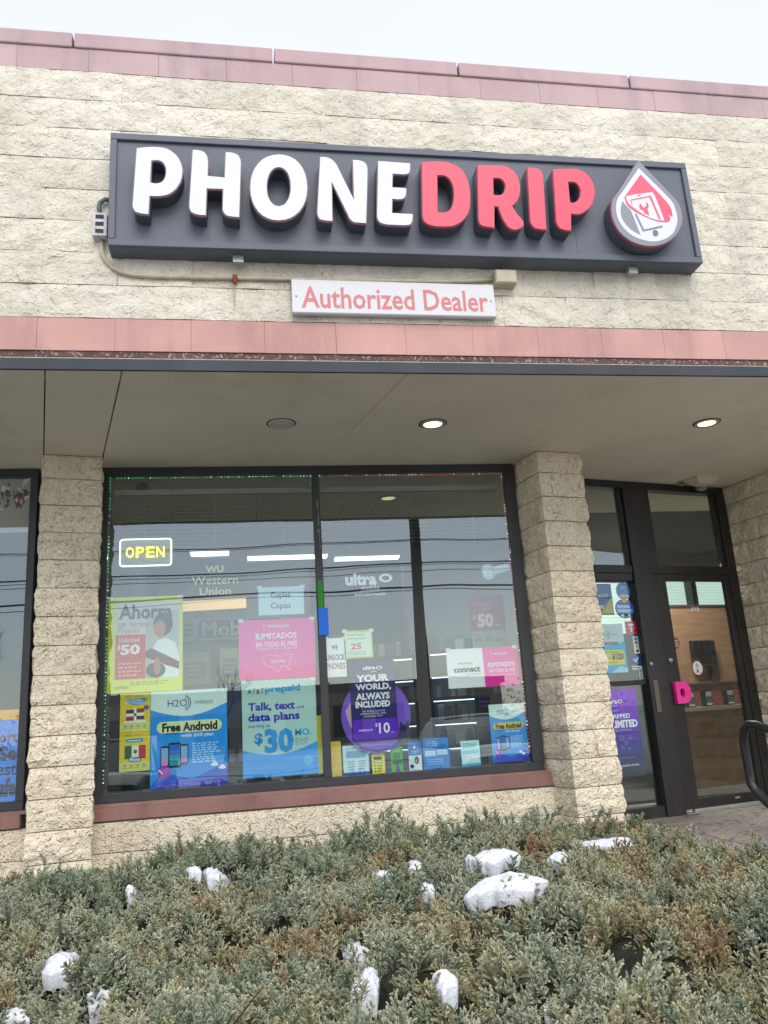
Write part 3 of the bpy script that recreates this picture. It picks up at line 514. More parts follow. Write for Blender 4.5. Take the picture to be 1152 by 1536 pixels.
# ------------------------------------------------------------------ wall under the windows
def knee(x0, x1, label, seed):
    e = empty('window_wall', (x0, 5.89, LOT), label, 'wall'); rr_ = random.Random(seed)
    MB().box(0, x1 - x0, 0.012, 0.16, 0, -0.545 - LOT).build('mortar_backing', M['mortar'], e)
    z1 = -0.546; r = 0
    while z1 > -1.3:
        z0 = z1 - PCH; x = x0 - (0.19 if r % 2 else 0)
        while x < x1:
            xa, xb = max(x, x0), min(x + 0.385, x1)
            if xb - xa > 0.04:
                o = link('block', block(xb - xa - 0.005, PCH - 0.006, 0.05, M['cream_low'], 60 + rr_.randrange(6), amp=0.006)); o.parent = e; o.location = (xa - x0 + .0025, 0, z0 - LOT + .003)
            x += 0.385
        z1 = z0; r += 1
knee(-1.07, 2.30, 'low cream block wall under the pink sill of the big window', 5)
knee(-4.2, -1.39, 'low cream block wall under the left neighbouring window', 6)

# ------------------------------------------------------------------ shop windows
YG = 5.95
def shop_window(x0, x1, xm, label, zl, zr):
    e = empty('shop_window', (x0, YG, -0.545), label, 'window', 'shop windows under the canopy'); f = M['bronze']
    def b(nm, xa, xb, za, zb, ya=YG - 0.02, yb=YG + 0.05, mat=f, bv=0.003):
        o = MB().box(xa, xb, ya, yb, za, zb).build(nm, mat); o.location = -e.location; o.parent = e
        if bv: bevel(o, bv, 1)
        return o
    b('frame_head', x0, x1, 1.862, 1.9225)
    b('caulk_bead', x0, x1, 1.9228, 1.9246, YG - 0.024, YG, flat('#8f8b80'), 0)
    b('frame_foot', x0, x1, -0.432, -0.374)
    b('frame_side', x0, x0 + zl, -0.3738, 1.8618); b('frame_side', x1 - zr, x1, -0.3738, 1.8618)
    g0 = x0 + zl + .0006
    for m_ in xm:
        b('mullion', m_ - 0.028, m_ + 0.028, -0.3738, 1.8618)
        b('pane', g0, m_ - 0.0286, -0.3732, 1.8612, YG + 0.004, YG + 0.010, M['glass'], 0); g0 = m_ + 0.0286
    b('pane', g0, x1 - zr - .0006, -0.3732, 1.8612, YG + 0.004, YG + 0.010, M['glass'], 0)
    s = b('sill', x0 - 0.0, x1 + (0.155 if x1 > 0 else -0.0), -0.541, -0.4525, 5.872, YG + 0.05, M['sill'], 0.006)
    o = MB(); k = len(o.v)
    o.v += [Vector(p) for p in ((x0, 5.874, -0.4524), (x1 + .05, 5.874, -0.4524), (x1 + .05, YG - .021, -0.4524), (x0, YG - .021, -0.4524), (x0, YG - .021, -0.4330), (x1 + .05, YG - .021, -0.4330))]
    o.f += [(0, 1, 5, 4), (1, 2, 5), (0, 4, 3), (0, 3, 2, 1), (2, 3, 4, 5)]
    q = o.build('sill_slope', M['sill']); q.location = -e.location; q.parent = e
    return e
w1 = shop_window(-1.05, 2.124, [0.532], 'big dark-framed shop window of two panes full of phone plan posters', 0.058, 0.085)
w2 = shop_window(-4.2, -1.484, [-2.85], 'neighbouring shop window left of the left pillar with a blue poster inside', 0.05, 0.052)
# scraped paint on the mullion
o = link('paint_chip', outline_mesh([[(0.535, 1.66), (0.545, 1.63), (0.540, 1.57), (0.548, 1.50), (0.543, 1.43), (0.536, 1.47), (0.540, 1.56), (0.533, 1.60)], [(0.530, 1.42), (0.546, 1.42), (0.549, 1.27), (0.544, 1.27), (0.541, 1.40), (0.531, 1.40)]]))
stand(o.data, lambda x, z: (x, z), 0); o.data.materials.append(flat('#8d8378', 0.9)); o.location = Vector((0, YG - 0.0212, 0)) - w1.location; o.parent = w1

# ------------------------------------------------------------------ entrance (skewed 13 degrees)
D0 = Vector((2.886, 6.384, 0)); FD = Matrix.Translation(D0) @ Matrix.Rotation(DA, 4, 'Z')
def dbox(root, nm, u0, u1, v0, v1, z0, z1, mat, bv=0.003):
    o = MB().box(u0, u1, v0, v1, z0 - WALK, z1 - WALK).build(nm, mat, root)
    if bv: bevel(o, bv, 1)
    return o
DB = M['door_bronze']
ent = empty('entrance_frame', (D0.x, D0.y, WALK), 'dark bronze entrance frame with sidelight and two transom windows', 'door frame', rotz=DA)
dbox(ent, 'frame_head', -0.38, 1.605, -0.03, 0.07, 1.856, 1.921, DB)
dbox(ent, 'frame_side', 1.508, 1.605, -0.035, 0.07, -0.9, 1.8555, DB)
dbox(ent, 'frame_side', -0.38, 0.006, -0.03, 0.07, -0.9, 1.8555, DB)
dbox(ent, 'mullion', 0.404, 0.600, -0.05, 0.08, -0.9, 1.8553, DB)
dbox(ent, 'mullion_cover', 0.6005, 0.700, -0.036, 0.07, 1.088, 1.8553, DB)
dbox(ent, 'transom_bar', 0.0065, 0.4035, -0.03, 0.07, 1.020, 1.088, DB)
dbox(ent, 'transom_bar', 0.0065, 0.4035, -0.036, 0.07, 1.0885, 1.158, DB)
dbox(ent, 'transom_bar', 0.7005, 1.5075, -0.038, 0.07, 1.088, 1.160, DB)
dbox(ent, 'sidelight_foot', 0.0065, 0.4035, -0.03, 0.07, -0.9, -0.812, DB)
dbox(ent, 'sidelight_rail', 0.0065, 0.4035, -0.012, 0.03, 0.146, 0.186, DB)
dbox(ent, 'glazing_bead', 0.386, 0.4035, -0.018, 0.03, 1.1585, 1.8555, flat('#3a4046', .4))
dbox(ent, 'glazing_bead', 1.460, 1.5075, -0.018, 0.03, 1.1605, 1.8555, DB)
for (a, b, c, d) in ((0.007, 0.385, 1.1585, 1.855), (0.701, 1.459, 1.1605, 1.855)): dbox(ent, 'transom_pane', a, b, 0.004, 0.010, c, d, M['glass'], 0)
dbox(ent, 'sidelight_pane', 0.007, 0.403, 0.004, 0.010, 0.1865, 1.0195, M['glass_door'], 0)
dbox(ent, 'sidelight_pane', 0.007, 0.403, 0.004, 0.010, -0.8115, 0.1455, M['glass_door'], 0)
dbox(ent, 'latch_plate', 0.438, 0.488, -0.056, -0.0505, -0.085, 0.178, flat('#6d675c', 0.4, 0.5))
for u, z in ((0.445, 0.31), (0.03, -0.86)):
    MB().lathe([(0.0001, -0.064), (0.014, -0.064), (0.018, -0.056), (0.018, -0.0505)] if u > .1 else [(0.0001, -0.036), (0.02, -0.036), (0.022, -0.0305)], (u, 0, z - WALK), 'y', 14).build('lock_cylinder', M['galv'], ent, smooth=True)
dbox(ent, 'threshold', 0.6005, 1.5075, -0.06, 0.07, -0.9, -0.893, M['galv'])
door = empty('shop_door', (D0.x, D0.y, WALK), 'dark brown framed glass entrance door with a pink pull handle', 'door', rotz=DA)
dbox(door, 'stile', 0.606, 0.757, -0.030, 0.02, -0.868, 1.080, DB)
dbox(door, 'stile', 1.442, 1.500, -0.030, 0.02, -0.868, 1.080, DB)
dbox(door, 'top_rail', 0.7575, 1.4415, -0.030, 0.02, 1.024, 1.080, DB)
dbox(door, 'bottom_rail', 0.7575, 1.4415, -0.030, 0.02, -0.868, -0.792, DB)
dbox(door, 'kick_strip', 0.700, 1.500, -0.036, 0.0, -0.892, -0.8685, M['galv'], 0.002)
dbox(door, 'door_pane', 0.758, 1.441, 0.0, 0.006, -0.7915, 1.0235, M['glass_door'], 0)
dbox(door, 'mail_flap', 1.15, 1.20, -0.034, -0.0305, -0.828, -0.814, M['galv'])
MB().lathe([(0.0001, -0.05), (0.017, -0.05), (0.022, -0.036), (0.022, -0.0305)], (0.672, 0, 0.335 - WALK), 'y', 14).build('lock_cylinder', M['galv'], door, smooth=True)
# pink D-shaped pull
lo = [(0.655, 0.152), (0.715, 0.152)] + [(0.740 + 0.075 * math.cos(R(a)), 0.062 + 0.090 * math.sin(R(a))) for a in range(75, -76, -15)] + [(0.715, -0.028), (0.655, -0.028)]
hi_ = [(0.722 + 0.026 * math.cos(R(a)), 0.060 + 0.038 * math.sin(R(a))) for a in range(0, 360, 24)]
me = outline_mesh([lo, hi_], 0.035); stand(me, lambda x, z: (x, z - WALK), -0.052); me.materials.append(flat('#f0379b', 0.35))
o = link('pull_handle', me, door); bevel(o, .006, 2)

# wing wall at the right of the entrance
wing = empty('wing_wall', (4.475, 6.79, LOT), 'rough cream block side wall right of the entrance door, running towards the viewer', 'wall', rotz=DA - R(90))
# local x runs towards the camera, local -y faces left: mirror by building with front at y=0 facing the entrance
MB().box(0, 1.25, 0.012, 0.3, 0, ZS - LOT - .005).build('mortar_backing', M['mortar'], wing)
z1 = ZS + 0.018; i = 0; rr_ = random.Random(12)
while z1 > WALK - .1:
    z0 = z1 - PCH; x = -0.0 - (0.19 if i % 2 else 0.02)
    while x < 1.25:
        xa, xb = max(x, 0), min(x + 0.385, 1.25)
        if xb - xa > .04:
            full = xb - xa > .38
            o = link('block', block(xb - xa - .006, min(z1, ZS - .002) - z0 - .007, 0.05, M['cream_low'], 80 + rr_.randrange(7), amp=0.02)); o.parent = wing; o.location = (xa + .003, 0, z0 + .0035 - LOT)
        x += .385
    z1 = z0; i += 1
nz_ = 0
fw2 = empty('front_wall', (4.80, 5.60, LOT), 'cream block front wall continuing right beyond the side wall', 'wall', rotz=0)
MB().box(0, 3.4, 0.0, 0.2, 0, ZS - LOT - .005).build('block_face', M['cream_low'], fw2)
o = MB().box(2.30, 2.62, 6.0, 6.42, LOT, ZS - .004).build('return_wall', M['mortar']); tag(o, 'short plain return wall hidden behind the right pillar', 'wall')
# ------------------------------------------------------------------ the illuminated sign
sx0, sz0 = -0.716, 2.598; SK = 0.0052
sgn = empty('shop_sign', (1.05, YF, 2.6), 'long slate grey box sign with raised white and red letters PHONEDRIP', 'sign')
def sk(vs): return [Vector((v[0], v[1], v[2] + SK * (v[0] - sx0))) for v in vs]
def sbox(nm, x0, x1, y0, y1, z0, z1, mat, bv=0.003):
    b = MB().box(x0, x1, y0, y1, z0, z1); b.v = sk(b.v); o = b.build(nm, mat); rel(o, sgn)
    if bv: bevel(o, bv, 1)
    return o
X0, X1, Z0, Z1 = sx0, 2.830, sz0, 3.322
sbox('box_body', X0, X1, 4.0855, YF + 0.008, Z0, Z1, M['sign_box'])
fwd_ = 0.042
for nm, a in (('frame_rail', (X0, X1, Z1 - fwd_, Z1)), ('frame_rail', (X0, X1, Z0, Z0 + fwd_)), ('frame_stile', (X0, X0 + .036, Z0 + fwd_ + .0005, Z1 - fwd_ - .0005)), ('frame_stile', (X1 - .036, X1, Z0 + fwd_ + .0005, Z1 - fwd_ - .0005))):
    sbox(nm, a[0], a[1], 4.068, 4.085, a[2], a[3], M['sign_box'])
# seam lines of the panel
for x in (-0.18, 0.55, 1.28, 2.02): sbox('panel_seam', x, x + 0.002, 4.0842, 4.0850, Z0 + fwd_ + .001, Z1 - fwd_ - .001, flat('#4a515a'), 0)
for x in (-0.045, 2.36):
    b = MB().box(x, x + .06, 4.13, 4.16, 2.555 + SK * (x - sx0), 2.597 + SK * (x - sx0)); o = b.build('mounting_clip', M['galv']); rel(o, sgn)
FACE_Y, PANEL_Y = 3.985, 4.085
GLYPHS = {k: [[(x * FACE_Y / 3.95, z * FACE_Y / 3.95) for x, z in lp_] for lp_ in v] for k, v in GLYPHS.items()}
def channel(loops, face, nm, trim, y=FACE_Y):
    root = outline_mesh(loops, PANEL_Y - y); stand(root, lambda x, z: (x, z), (PANEL_Y + y) / 2)
    root.materials.append(M['sign_return'])
    o = link(nm, root); rel(o, sgn)
    f = outline_mesh(loops, 0.004, -0.0035); stand(f, lambda x, z: (x, z), y - 0.0025); f.materials.append(face); q = link('face', f, o)
    t = outline_mesh(loops, 0.012, 0.0012); stand(t, lambda x, z: (x, z), y + 0.0065); t.materials.append(trim); q = link('trim_cap', t, o)
    return o
white_face = flat('#d3d6e4', 0.4); red_face = flat('#e8465f', 0.4)
for g in ('P1', 'H', 'O', 'N', 'E'): channel(GLYPHS[g], white_face, 'letter', flat('#c08a96', .4))
for g in ('D', 'R', 'I', 'P2'): channel(GLYPHS[g], red_face, 'letter', flat('#c83a50', .4))
drop = channel(GLYPHS['drop'], flat('#83878f', 0.4), 'drop_emblem', flat('#c43a4c', .4))
for i, (g, c) in enumerate((('white', '#d3d6e4'), ('gleft', '#83878f'), ('red', '#f2546c'), ('phone', '#d3d6e4'), ('screen', '#e0566c'), ('wrench', '#e0566c'), ('lines', '#83878f'), ('home', '#6d7178'), ('spk', '#e0566c'))):
    me = outline_mesh(GLYPHS[g]); stand(me, lambda x, z: (x, z), FACE_Y - 0.0055 - 0.0008 * i); me.materials.append(flat(c, .4, emit=0)); link('emblem_layer', me, drop)

# "Authorized Dealer" plate
ad = Sheet(0.284, 1.488, 2.262, 2.478, 4.165, 'narrow white sign plate with faded red words Authorized Dealer, below the big sign', 'sign', 'sign_plate', '#d3d4d6', thick=0.025)
ad.text('Authorized Dealer', 0.045, 0.20, 0.965, 0.83, '#cb7a79', 1, bold=0.014)
for u in (0.02, 0.98): ad.ell(u, 0.5, 0.004, 0.022, '#4a4a4a', 1, 'screw')
ad.rect(0.0, 0.955, 1.0, 1.0, '#85888c', 1, 'plate_edge')

# electrical boxes and conduit
eb = empty('electrical_box', (-0.775, 4.19, 2.775), 'small grey weathered electrical box left of the big sign with a black cable loop', 'electrical box')
o = MB().box(-0.04, 0.04, -0.05, 0.02, -0.075, 0.075).build('box', rich('pale_box_paint', '#b5b5b6', '#d0d0d0', 20, .6, ()), eb); bevel(o, .006)
for dz in (0.045, 0.0, -0.045):
    o = MB().box(-0.022, 0.022, -0.054, -0.0505, dz - 0.011, dz + 0.011).build('knockout', flat('#3a3a3c', .8), eb)
MB().tube([(0.0, -0.02, 0.075), (-0.012, -0.02, 0.12), (-0.008, -0.02, 0.155), (0.02, -0.02, 0.18), (0.075, 0.0, 0.185)], 0.013, 10).build('cable_loop', flat('#5d626a', .5), eb, smooth=True)
c_ = empty('conduit', (-0.77, 4.19, 2.7), 'cream painted conduit curving down from the electrical box and along the wall under the sign', 'conduit')
pts = [(0, 0, 0), (0.0, 0, -0.03), (0.005, 0, -0.08), (0.025, 0, -0.125), (0.06, 0, -0.165), (0.11, 0, -0.195), (0.17, 0, -0.210), (0.28, 0, -0.216), (0.5, 0, -0.2135), (0.9, 0, -0.208), (1.3, 0, -0.205), (1.6, 0, -0.200), (1.95, 0, -0.193), (2.15, 0, -0.182), (2.27, 0, -0.170)]
MB().tube(pts, 0.0125, 10).build('pipe', M['conduit'], c_, smooth=True)
rust = flat('#8a4a34', .8)
MB().lathe([(0.0127, -0.014), (0.02, -0.013), (0.021, 0.0), (0.02, 0.013), (0.0127, 0.014)], (0.735, 0, -0.2105), 'x', 12).build('rusty_coupling', rust, c_, smooth=True)
MB().box(0.728, 0.742, -0.015, 0.02, -0.245, -0.222).build('clamp', rust, c_)
jb = empty('junction_box', (1.565, 4.17, 2.52), 'cream square junction box at the right end of the conduit above the sign plate', 'junction box')
o = MB().box(-0.065, 0.065, -0.04, 0.04, -0.045, 0.045).build('box', M['conduit'], jb); bevel(o, .005)
o = MB().box(-0.058, 0.058, -0.044, -0.0405, -0.038, 0.038).build('cover_plate', M['conduit'], jb)
# rust stain under the coupling
me = outline_mesh([[(-0.052, 2.455), (-0.030, 2.455), (-0.031, 2.38), (-0.036, 2.31), (-0.040, 2.25), (-0.044, 2.30), (-0.048, 2.38)]]); stand(me, lambda x, z: (x, z), 0)
st = bpy.data.materials.new('rust_stain'); st.use_nodes = True; b_ = st.node_tree.nodes['Principled BSDF']; b_.inputs['Base Color'].default_value = (0.45, 0.29, 0.12, 1); b_.inputs['Alpha'].default_value = 0.45; b_.inputs['Roughness'].default_value = .9
me.materials.append(st); o = link('rust_stain', me); o.location = (0, YF - 0.0285, 0); rel(o, canopy)

# black handrail at the right edge
hr = empty('handrail', (3.47, 5.5, WALK), 'thick black tubular handrail beside the entrance steps at the right edge', 'handrail')
d_ = Vector((0.23, -0.97, 0))
T0 = Vector((0, 0, 0))
def hp(s, z): return tuple(T0 + d_ * s + Vector((0, 0, z - WALK)))
loop = [hp(0.25, -0.805), hp(0.12, -0.72), hp(0.04, -0.655), hp(0.0, -0.60), hp(0.0, -0.52), hp(0.0, -0.40), hp(0.0, -0.30), hp(0.02, -0.235), hp(0.07, -0.195), hp(0.14, -0.20), hp(0.25, -0.235), hp(1.6, -0.66)]
MB().tube(loop, 0.03, 12).build('top_tube', M['black_tube'], hr, smooth=True)
MB().tube([hp(0.25, -0.805), hp(1.6, -1.10)], 0.03, 12).build('lower_tube', M['black_tube'], hr, smooth=True)
MB().tube([hp(0.30, -0.27), hp(0.30, -0.90)], 0.022, 12).build('post', M['black_tube'], hr, smooth=True)
MB().tube([hp(1.45, -0.62), hp(1.45, -1.45)], 0.022, 12).build('post', M['black_tube'], hr, smooth=True)
MB().lathe([(0.0001, 0.012), (0.05, 0.012), (0.055, 0.0)], hp(0.30, -0.90), n=16).build('foot_plate', M['galv'], hr)
# ------------------------------------------------------------------ posters in the big window (just behind the glass)
YP = YG + 0.018
def h2o_logo(s, u, v, w, hgt, c):
    s.text('H2O', u, v, u + w * .42, v + hgt, c, 2, 0.0)
    for k, q in enumerate((0.55, 0.85, 1.15)):
        s.ell(u + w * .33, v + hgt * .5, hgt * q * s.h / s.w, hgt * q, c, 2, 'logo_ring', hole=0.88, a0=-70, a1=70)
    s.text('WIRELESS', u + w * .58, v + hgt * .3, u + w, v + hgt * .75, c, 2, 0.0)

ah = Sheet(-0.978, -0.464, 0.287, 0.959, YP, 'large yellow bordered poster reading Ahorra with a red $50 box', paper='#d4dc62')
ah.rect(0.10, 0.045, 0.965, 0.86, '#c9ccc8', 1)
ah.rect(0.50, 0.16, 0.95, 0.86, '#b5b9b4', 2, 'picture')
ah.ell(0.735, 0.30, 0.13, 0.125, '#4a3f3b', 3, 'picture_hair'); ah.ell(0.69, 0.35, 0.08, 0.09, '#b98c74', 4, 'picture_face')
ah.poly([(0.60, 0.55), (0.66, 0.47), (0.78, 0.45), (0.90, 0.50), (0.95, 0.62), (0.95, 0.86), (0.60, 0.86)], '#dfe2e0', 3, 'picture_blouse')
ah.poly([(0.50, 0.58), (0.58, 0.55), (0.95, 0.70), (0.95, 0.78), (0.80, 0.74), (0.50, 0.64)], '#7a4c45', 4, 'picture_arm')
ah.ell(0.64, 0.78, 0.13, 0.08, '#5d4a44', 5, 'picture_hair'); ah.ell(0.66, 0.74, 0.05, 0.09, '#a98673', 6, 'picture_hand')
ah.rect(0.10, 0.40, 0.50, 0.86, '#c9364c', 3)
ah.text('Ahorra', 0.14, 0.08, 0.86, 0.24, '#3c4348', 7, 0.03)
ah.text('con', 0.14, 0.275, 0.24, 0.32, '#6f7f86', 7, 0.0); ah.text('Verizon', 0.29, 0.26, 0.54, 0.32, '#cf6f80', 7, 0.0)
ah.text('Prepaid', 0.14, 0.33, 0.42, 0.395, '#d18a95', 7, 0.0)
ah.text('Unlimited', 0.15, 0.43, 0.42, 0.48, '#efd9c0', 7, 0.02); ah.text('$', 0.13, 0.50, 0.17, 0.56, '#f2f0ee', 7, .02); ah.text('50', 0.17, 0.50, 0.43, 0.61, '#f2f0ee', 7, 0.04)
ah.lines(0.15, 0.68, 0.46, 0.84, 4, '#e8b9bd', 7, 4); ah.lines(0.30, 0.885, 0.9, 0.93, 2, '#9aa24c', 3, 5); ah.text('verizon', 0.10, 0.92, 0.28, 0.96, '#a89a4e', 3, .02)

cp = Sheet(0.077, 0.412, 0.789, 0.997, YP, 'pale blue paper sheet reading Copies Copias', 'paper sign', 'paper_sign', '#c3dbe8')
cp.text('Copies', 0.27, 0.18, 0.70, 0.46, '#53606a', 1, .01); cp.text('Copias', 0.27, 0.56, 0.70, 0.84, '#53606a', 1, .01)

pk = Sheet(-0.069, 0.482, 0.329, 0.759, YP, 'large pink poster reading ILIMITADOS above a map outline, left pane', paper='#ef6fae')
pk.text('T', 0.315, 0.09, 0.345, 0.155, '#f7dfea', 1, .03); pk.text('PREPAGADO', 0.38, 0.095, 0.66, 0.15, '#f7dfea', 1, .02)
pk.text('ILIMITADOS', 0.22, 0.23, 0.76, 0.335, '#fbeef4', 1, .03); pk.text('EN TODO EL PAÍS', 0.22, 0.36, 0.76, 0.465, '#fbeef4', 1, .02)
pk.text('Llamadas, Textos y Datos 5G', 0.23, 0.475, 0.76, 0.525, '#f7dfea', 1, .005)
usm = [(0.31, .62), (.36, .60), (.50, .62), (.56, .64), (.60, .61), (.66, .60), (.69, .62), (.66, .70), (.65, .76), (.66, .84), (.64, .86), (.62, .80), (.55, .80), (.51, .88), (.49, .88), (.46, .82), (.38, .80), (.33, .74), (.31, .68)]
vsm = []; fsm = []
for i, p in enumerate(usm):
    q = usm[(i + 1) % len(usm)]; a, b = Vector(pk.P(*p)), Vector(pk.P(*q)); n_ = (b - a).orthogonal().normalized() * .0018; k = len(vsm)
    vsm += [(a.x + n_.x, 0, a.y + n_.y), (b.x + n_.x, 0, b.y + n_.y), (b.x - n_.x, 0, b.y - n_.y), (a.x - n_.x, 0, a.y - n_.y)]; fsm.append((k, k + 1, k + 2, k + 3))
pk.add('map_outline', mesh('map_outline', vsm, fsm, flat('#f9d5e6')), flat('#f9d5e6'), 1)
pk.text('UNLIMITED', .41, .69, .60, .74, '#f9d5e6', 1, .02); pk.rect(0, 0.80, 1, 1, '#e75f9f', 0.5)

at = Sheet(-0.055, 0.471, -0.340, 0.325, YP, 'pale green and blue poster reading Talk, text and data plans $30', paper='#b4cfc6')
wav = [(0, .72)] + [(k / 12, .72 + .095 * math.sin(math.pi * (k / 12) * .95) - .07 * (k / 12)) for k in range(13)] + [(1, 1), (0, 1)]
at.poly(wav, '#1aa3da', 1)
at.text('AT&T', 0.075, .085, .30, .145, '#3f4b52', 1, .0); at.text('prepaid', .315, .055, .79, .155, '#3ea4cc', 1, .03)
at.text('Talk, text', .08, .235, .71, .335, '#1757b0', 1, .035); at.text('and', .735, .285, .83, .32, '#1757b0', 1, .0); at.text('data plans', .08, .345, .77, .455, '#1757b0', 1, .035)
at.text('starting at', .08, .46, .37, .505, '#3c7c9d', 1, .0); at.text('$', .16, .55, .27, .68, '#1f93cb', 1, .03); at.text('30', .29, .51, .68, .77, '#2a9fd2', 1, .05)
at.text('MO.', .70, .53, .92, .60, '#3ea4cc', 1, .02); at.lines(.70, .62, .9, .70, 4, '#7fa8ae', 1, 9)
at.ell(.87, .86, .062, .05, '#7cc3e0', 2, 'logo_ball')
for k in range(4): at.rect(.812, .822 + k * .022, .93, .829 + k * .022, '#1aa3da', 3, 'logo_stripe')
yb = Sheet(0.440, 0.505, -0.345, 0.055, YP + 0.012, 'yellow card strip showing beside the blue plan poster at the mullion', 'card', 'display_card', '#c5bf3d')

def free_android(x0, x1, z0, z1, label, small=False, rot=0):
    s = Sheet(x0, x1, z0, z1, YP, label, paper='#2b9dd8', rot=rot)
    top = [(0, 0), (1, 0), (1, .15)] + [(1 - k / 12, .15 + .10 * math.sin(math.pi * k / 12) + .04 * (k / 12)) for k in range(1, 13)]
    s.poly(top, '#cfdfd9', 1)
    h2o_logo(s, .22, .095, .60, .075, '#4d6f92')
    s.rect(.08, .32, .93, .44, '#d3dcae' if not small else '#cfc65a', 1, rnd=1.0); s.text('Free Android', .15, .335, .87, .43, '#1d2b2e', 2, .045)
    zz = [(.18 + .02 * k, .435 + (.012 if k % 2 else 0)) for k in range(10)]; s.poly(zz + [(x, y + .01) for x, y in zz[::-1]], '#1b4fa0', 2)
    s.text('with $50 plan', .40, .455, .82, .50, '#dff0f8', 1, .02)
    for (a, b, c, d, L_) in ((.13, .57, .24, .79, 1), (.38, .56, .49, .77, 1), (.235, .54, .395, .80, 3)):
        s.rect(a, b, c, d, '#262c38', L_, 'picture_phone', rnd=.15); s.rect(a + .012, b + .02, c - .012, d - .022, '#8fb3d6' if L_ == 1 else '#3f86c6', L_ + 1, 'picture_screen')
        s.rect(a + .012, b + .13, c - .012, d - .03, '#c79ac4' if L_ == 1 else '#4ea3a8', L_ + 1.5, 'picture_screen')
    s.lines(.54, .55, .92, .76, 9, '#b9dcf0', 1, 3)
    mt_ = [(0, .97), (.12, .86), (.30, .87), (.55, .92), (.78, .84), (.92, .80), (1, .82), (1, 1), (0, 1)]
    s.poly(mt_, '#5a78c4', 1); s.poly([(0.05, 1), (.2, .95), (.5, .955), (1, .92), (1, 1)], '#5b57b0', 2)
    s.ell(.18, .835, .085, .068, '#a169b4', 3, 'printed_planet'); s.poly([(.10, .81), (.12, .805), (.165, .845), (.155, .855)], '#e4eef6', 4)
    for (u, v) in ((.83, .79), (.93, .825)) if not small else ((.78, .84), (.85, .875)):
        s.ell(u, v, .05, .016, '#e8f2f6', 3, 'printed_cloud'); s.ell(u, v - .012, .03, .018, '#e8f2f6', 3.5, 'printed_cloud')
    s.lines(.1, .955, .9, .985, 2, '#8a8fd0', 3, 8)
    return s
free_android(-0.681, -0.159, -0.367, 0.284, 'blue and white phone poster reading Free Android, bottom of the left pane')
free_android(1.749, 2.025, -0.362, 0.055, 'small blue Free Android poster at the bottom right corner of the right pane', True)

def flyer(z0, z1, label, mx):
    s = Sheet(-0.886, -0.6835, z0, z1, YP + .004, label, 'flyer', 'flyer', '#d8c557', group='country plan flyers')
    s.text('H2O', .18, .04, .38, .10, '#9c7a2c', 1, .0); s.text('WIRELESS', .42, .055, .78, .095, '#b48a3a', 1, .0)
    s.rect(0, .76, 1, 1, '#cfcf86', .5)
    if not mx:
        s.poly([(.14, .14), (.94, .12), (.80, .24), (.62, .30), (.40, .30), (.22, .22)], '#3f9ec4', 1); s.lines(.18, .15, .86, .28, 4, '#e3f1f4', 2, 2)
        s.rect(.20, .42, .46, .52, '#39466b', 2, 'printed_flag'); s.rect(.54, .40, .80, .50, '#9c3a3f', 2, 'printed_flag'); s.rect(.20, .60, .46, .70, '#a2424a', 2, 'printed_flag'); s.rect(.54, .58, .80, .68, '#5c6376', 2, 'printed_flag')
        s.rect(.46, .40, .54, .70, '#e4e4e0', 3, 'printed_flag'); s.rect(.20, .52, .80, .59, '#e4e4e0', 3, 'printed_flag'); s.rect(.14, .71, .86, .76, '#d9e6ea', 2)
        s.ell(.87, .38, .09, .06, '#2d7fa8', 2, 'logo')
    else:
        s.rect(.20, .16, .78, .26, '#4ba3bd', 1, rnd=1); s.lines(.27, .18, .72, .25, 1, '#e3f1f4', 2, 3)
        for k, c in enumerate(('#3f7a52', '#d9ddd0', '#bb4a4c')): s.rect(.17 + k * .23, .34, .40 + k * .23, .68, c, 1 + k * .2, 'printed_flag')
        s.ell(.52, .50, .06, .05, '#7d7a52', 3, 'flag_emblem')
        s.rect(.30, .64, .72, .76, '#2a86b0', 4, rnd=1); s.text('México', .34, .655, .68, .745, '#e7f2f5', 5, .03)
    for k in range(4): s.ell(.18 + .21 * k, .85, .05, .025, '#8aa0a8', 1, 'printed_icon'); s.rect(.10 + .21 * k, .90, .24 + .21 * k, .915, '#a9a770', 1)
    return s
flyer(0.021, 0.281, 'yellow flyer with a blue, red and white flag, directly above the México flyer', False)
flyer(-0.239, 0.019, 'yellow flyer with a green, white and red flag reading México', True)

tb = Sheet(0.511, 0.583, 0.622, 0.822, YG - 0.026, 'strip of blue tape stuck on the mullion', 'tape', 'tape', '#3f86d8'); 
tg = Sheet(0.514, 0.550, 0.823, 1.027, YG - 0.025, 'strip of green tape stuck on the mullion above the blue tape', 'tape', 'tape', '#4f9a58')

def decal(lines_, label, color='#e8eef2', y=YG + .014):
    """glued lettering: each item (text, x0, x1, z0, z1, bold)"""
    me = None; allv = []
    e = empty('window_lettering', ((lines_[0][1] + lines_[0][2]) / 2, y, lines_[0][3]), label, 'window lettering')
    for (b_, x0, x1, z0, z1, bo) in lines_:
        me = text_mesh(b_, bo); lo_, hi__ = bounds(me)
        stand(me, lambda x, z: (x0 + (x - lo_[0]) * (x1 - x0) / (hi__[0] - lo_[0]), z0 + (z - lo_[1]) * (z1 - z0) / (hi__[1] - lo_[1])), 0)
        me.materials.append(flat(color)); o = link('lettering', me, e); o.location = (-e.location.x, 0, -e.location.z)
    return e
wu = decal([('WU', -0.30, -0.17, 1.120, 1.170, .04), ('Western', -0.400, -0.066, 1.030, 1.092, .01), ('Union', -0.345, -0.118, 0.952, 1.010, .02)], 'pale yellow window lettering WU Western Union on the left pane', '#e3dfa6')
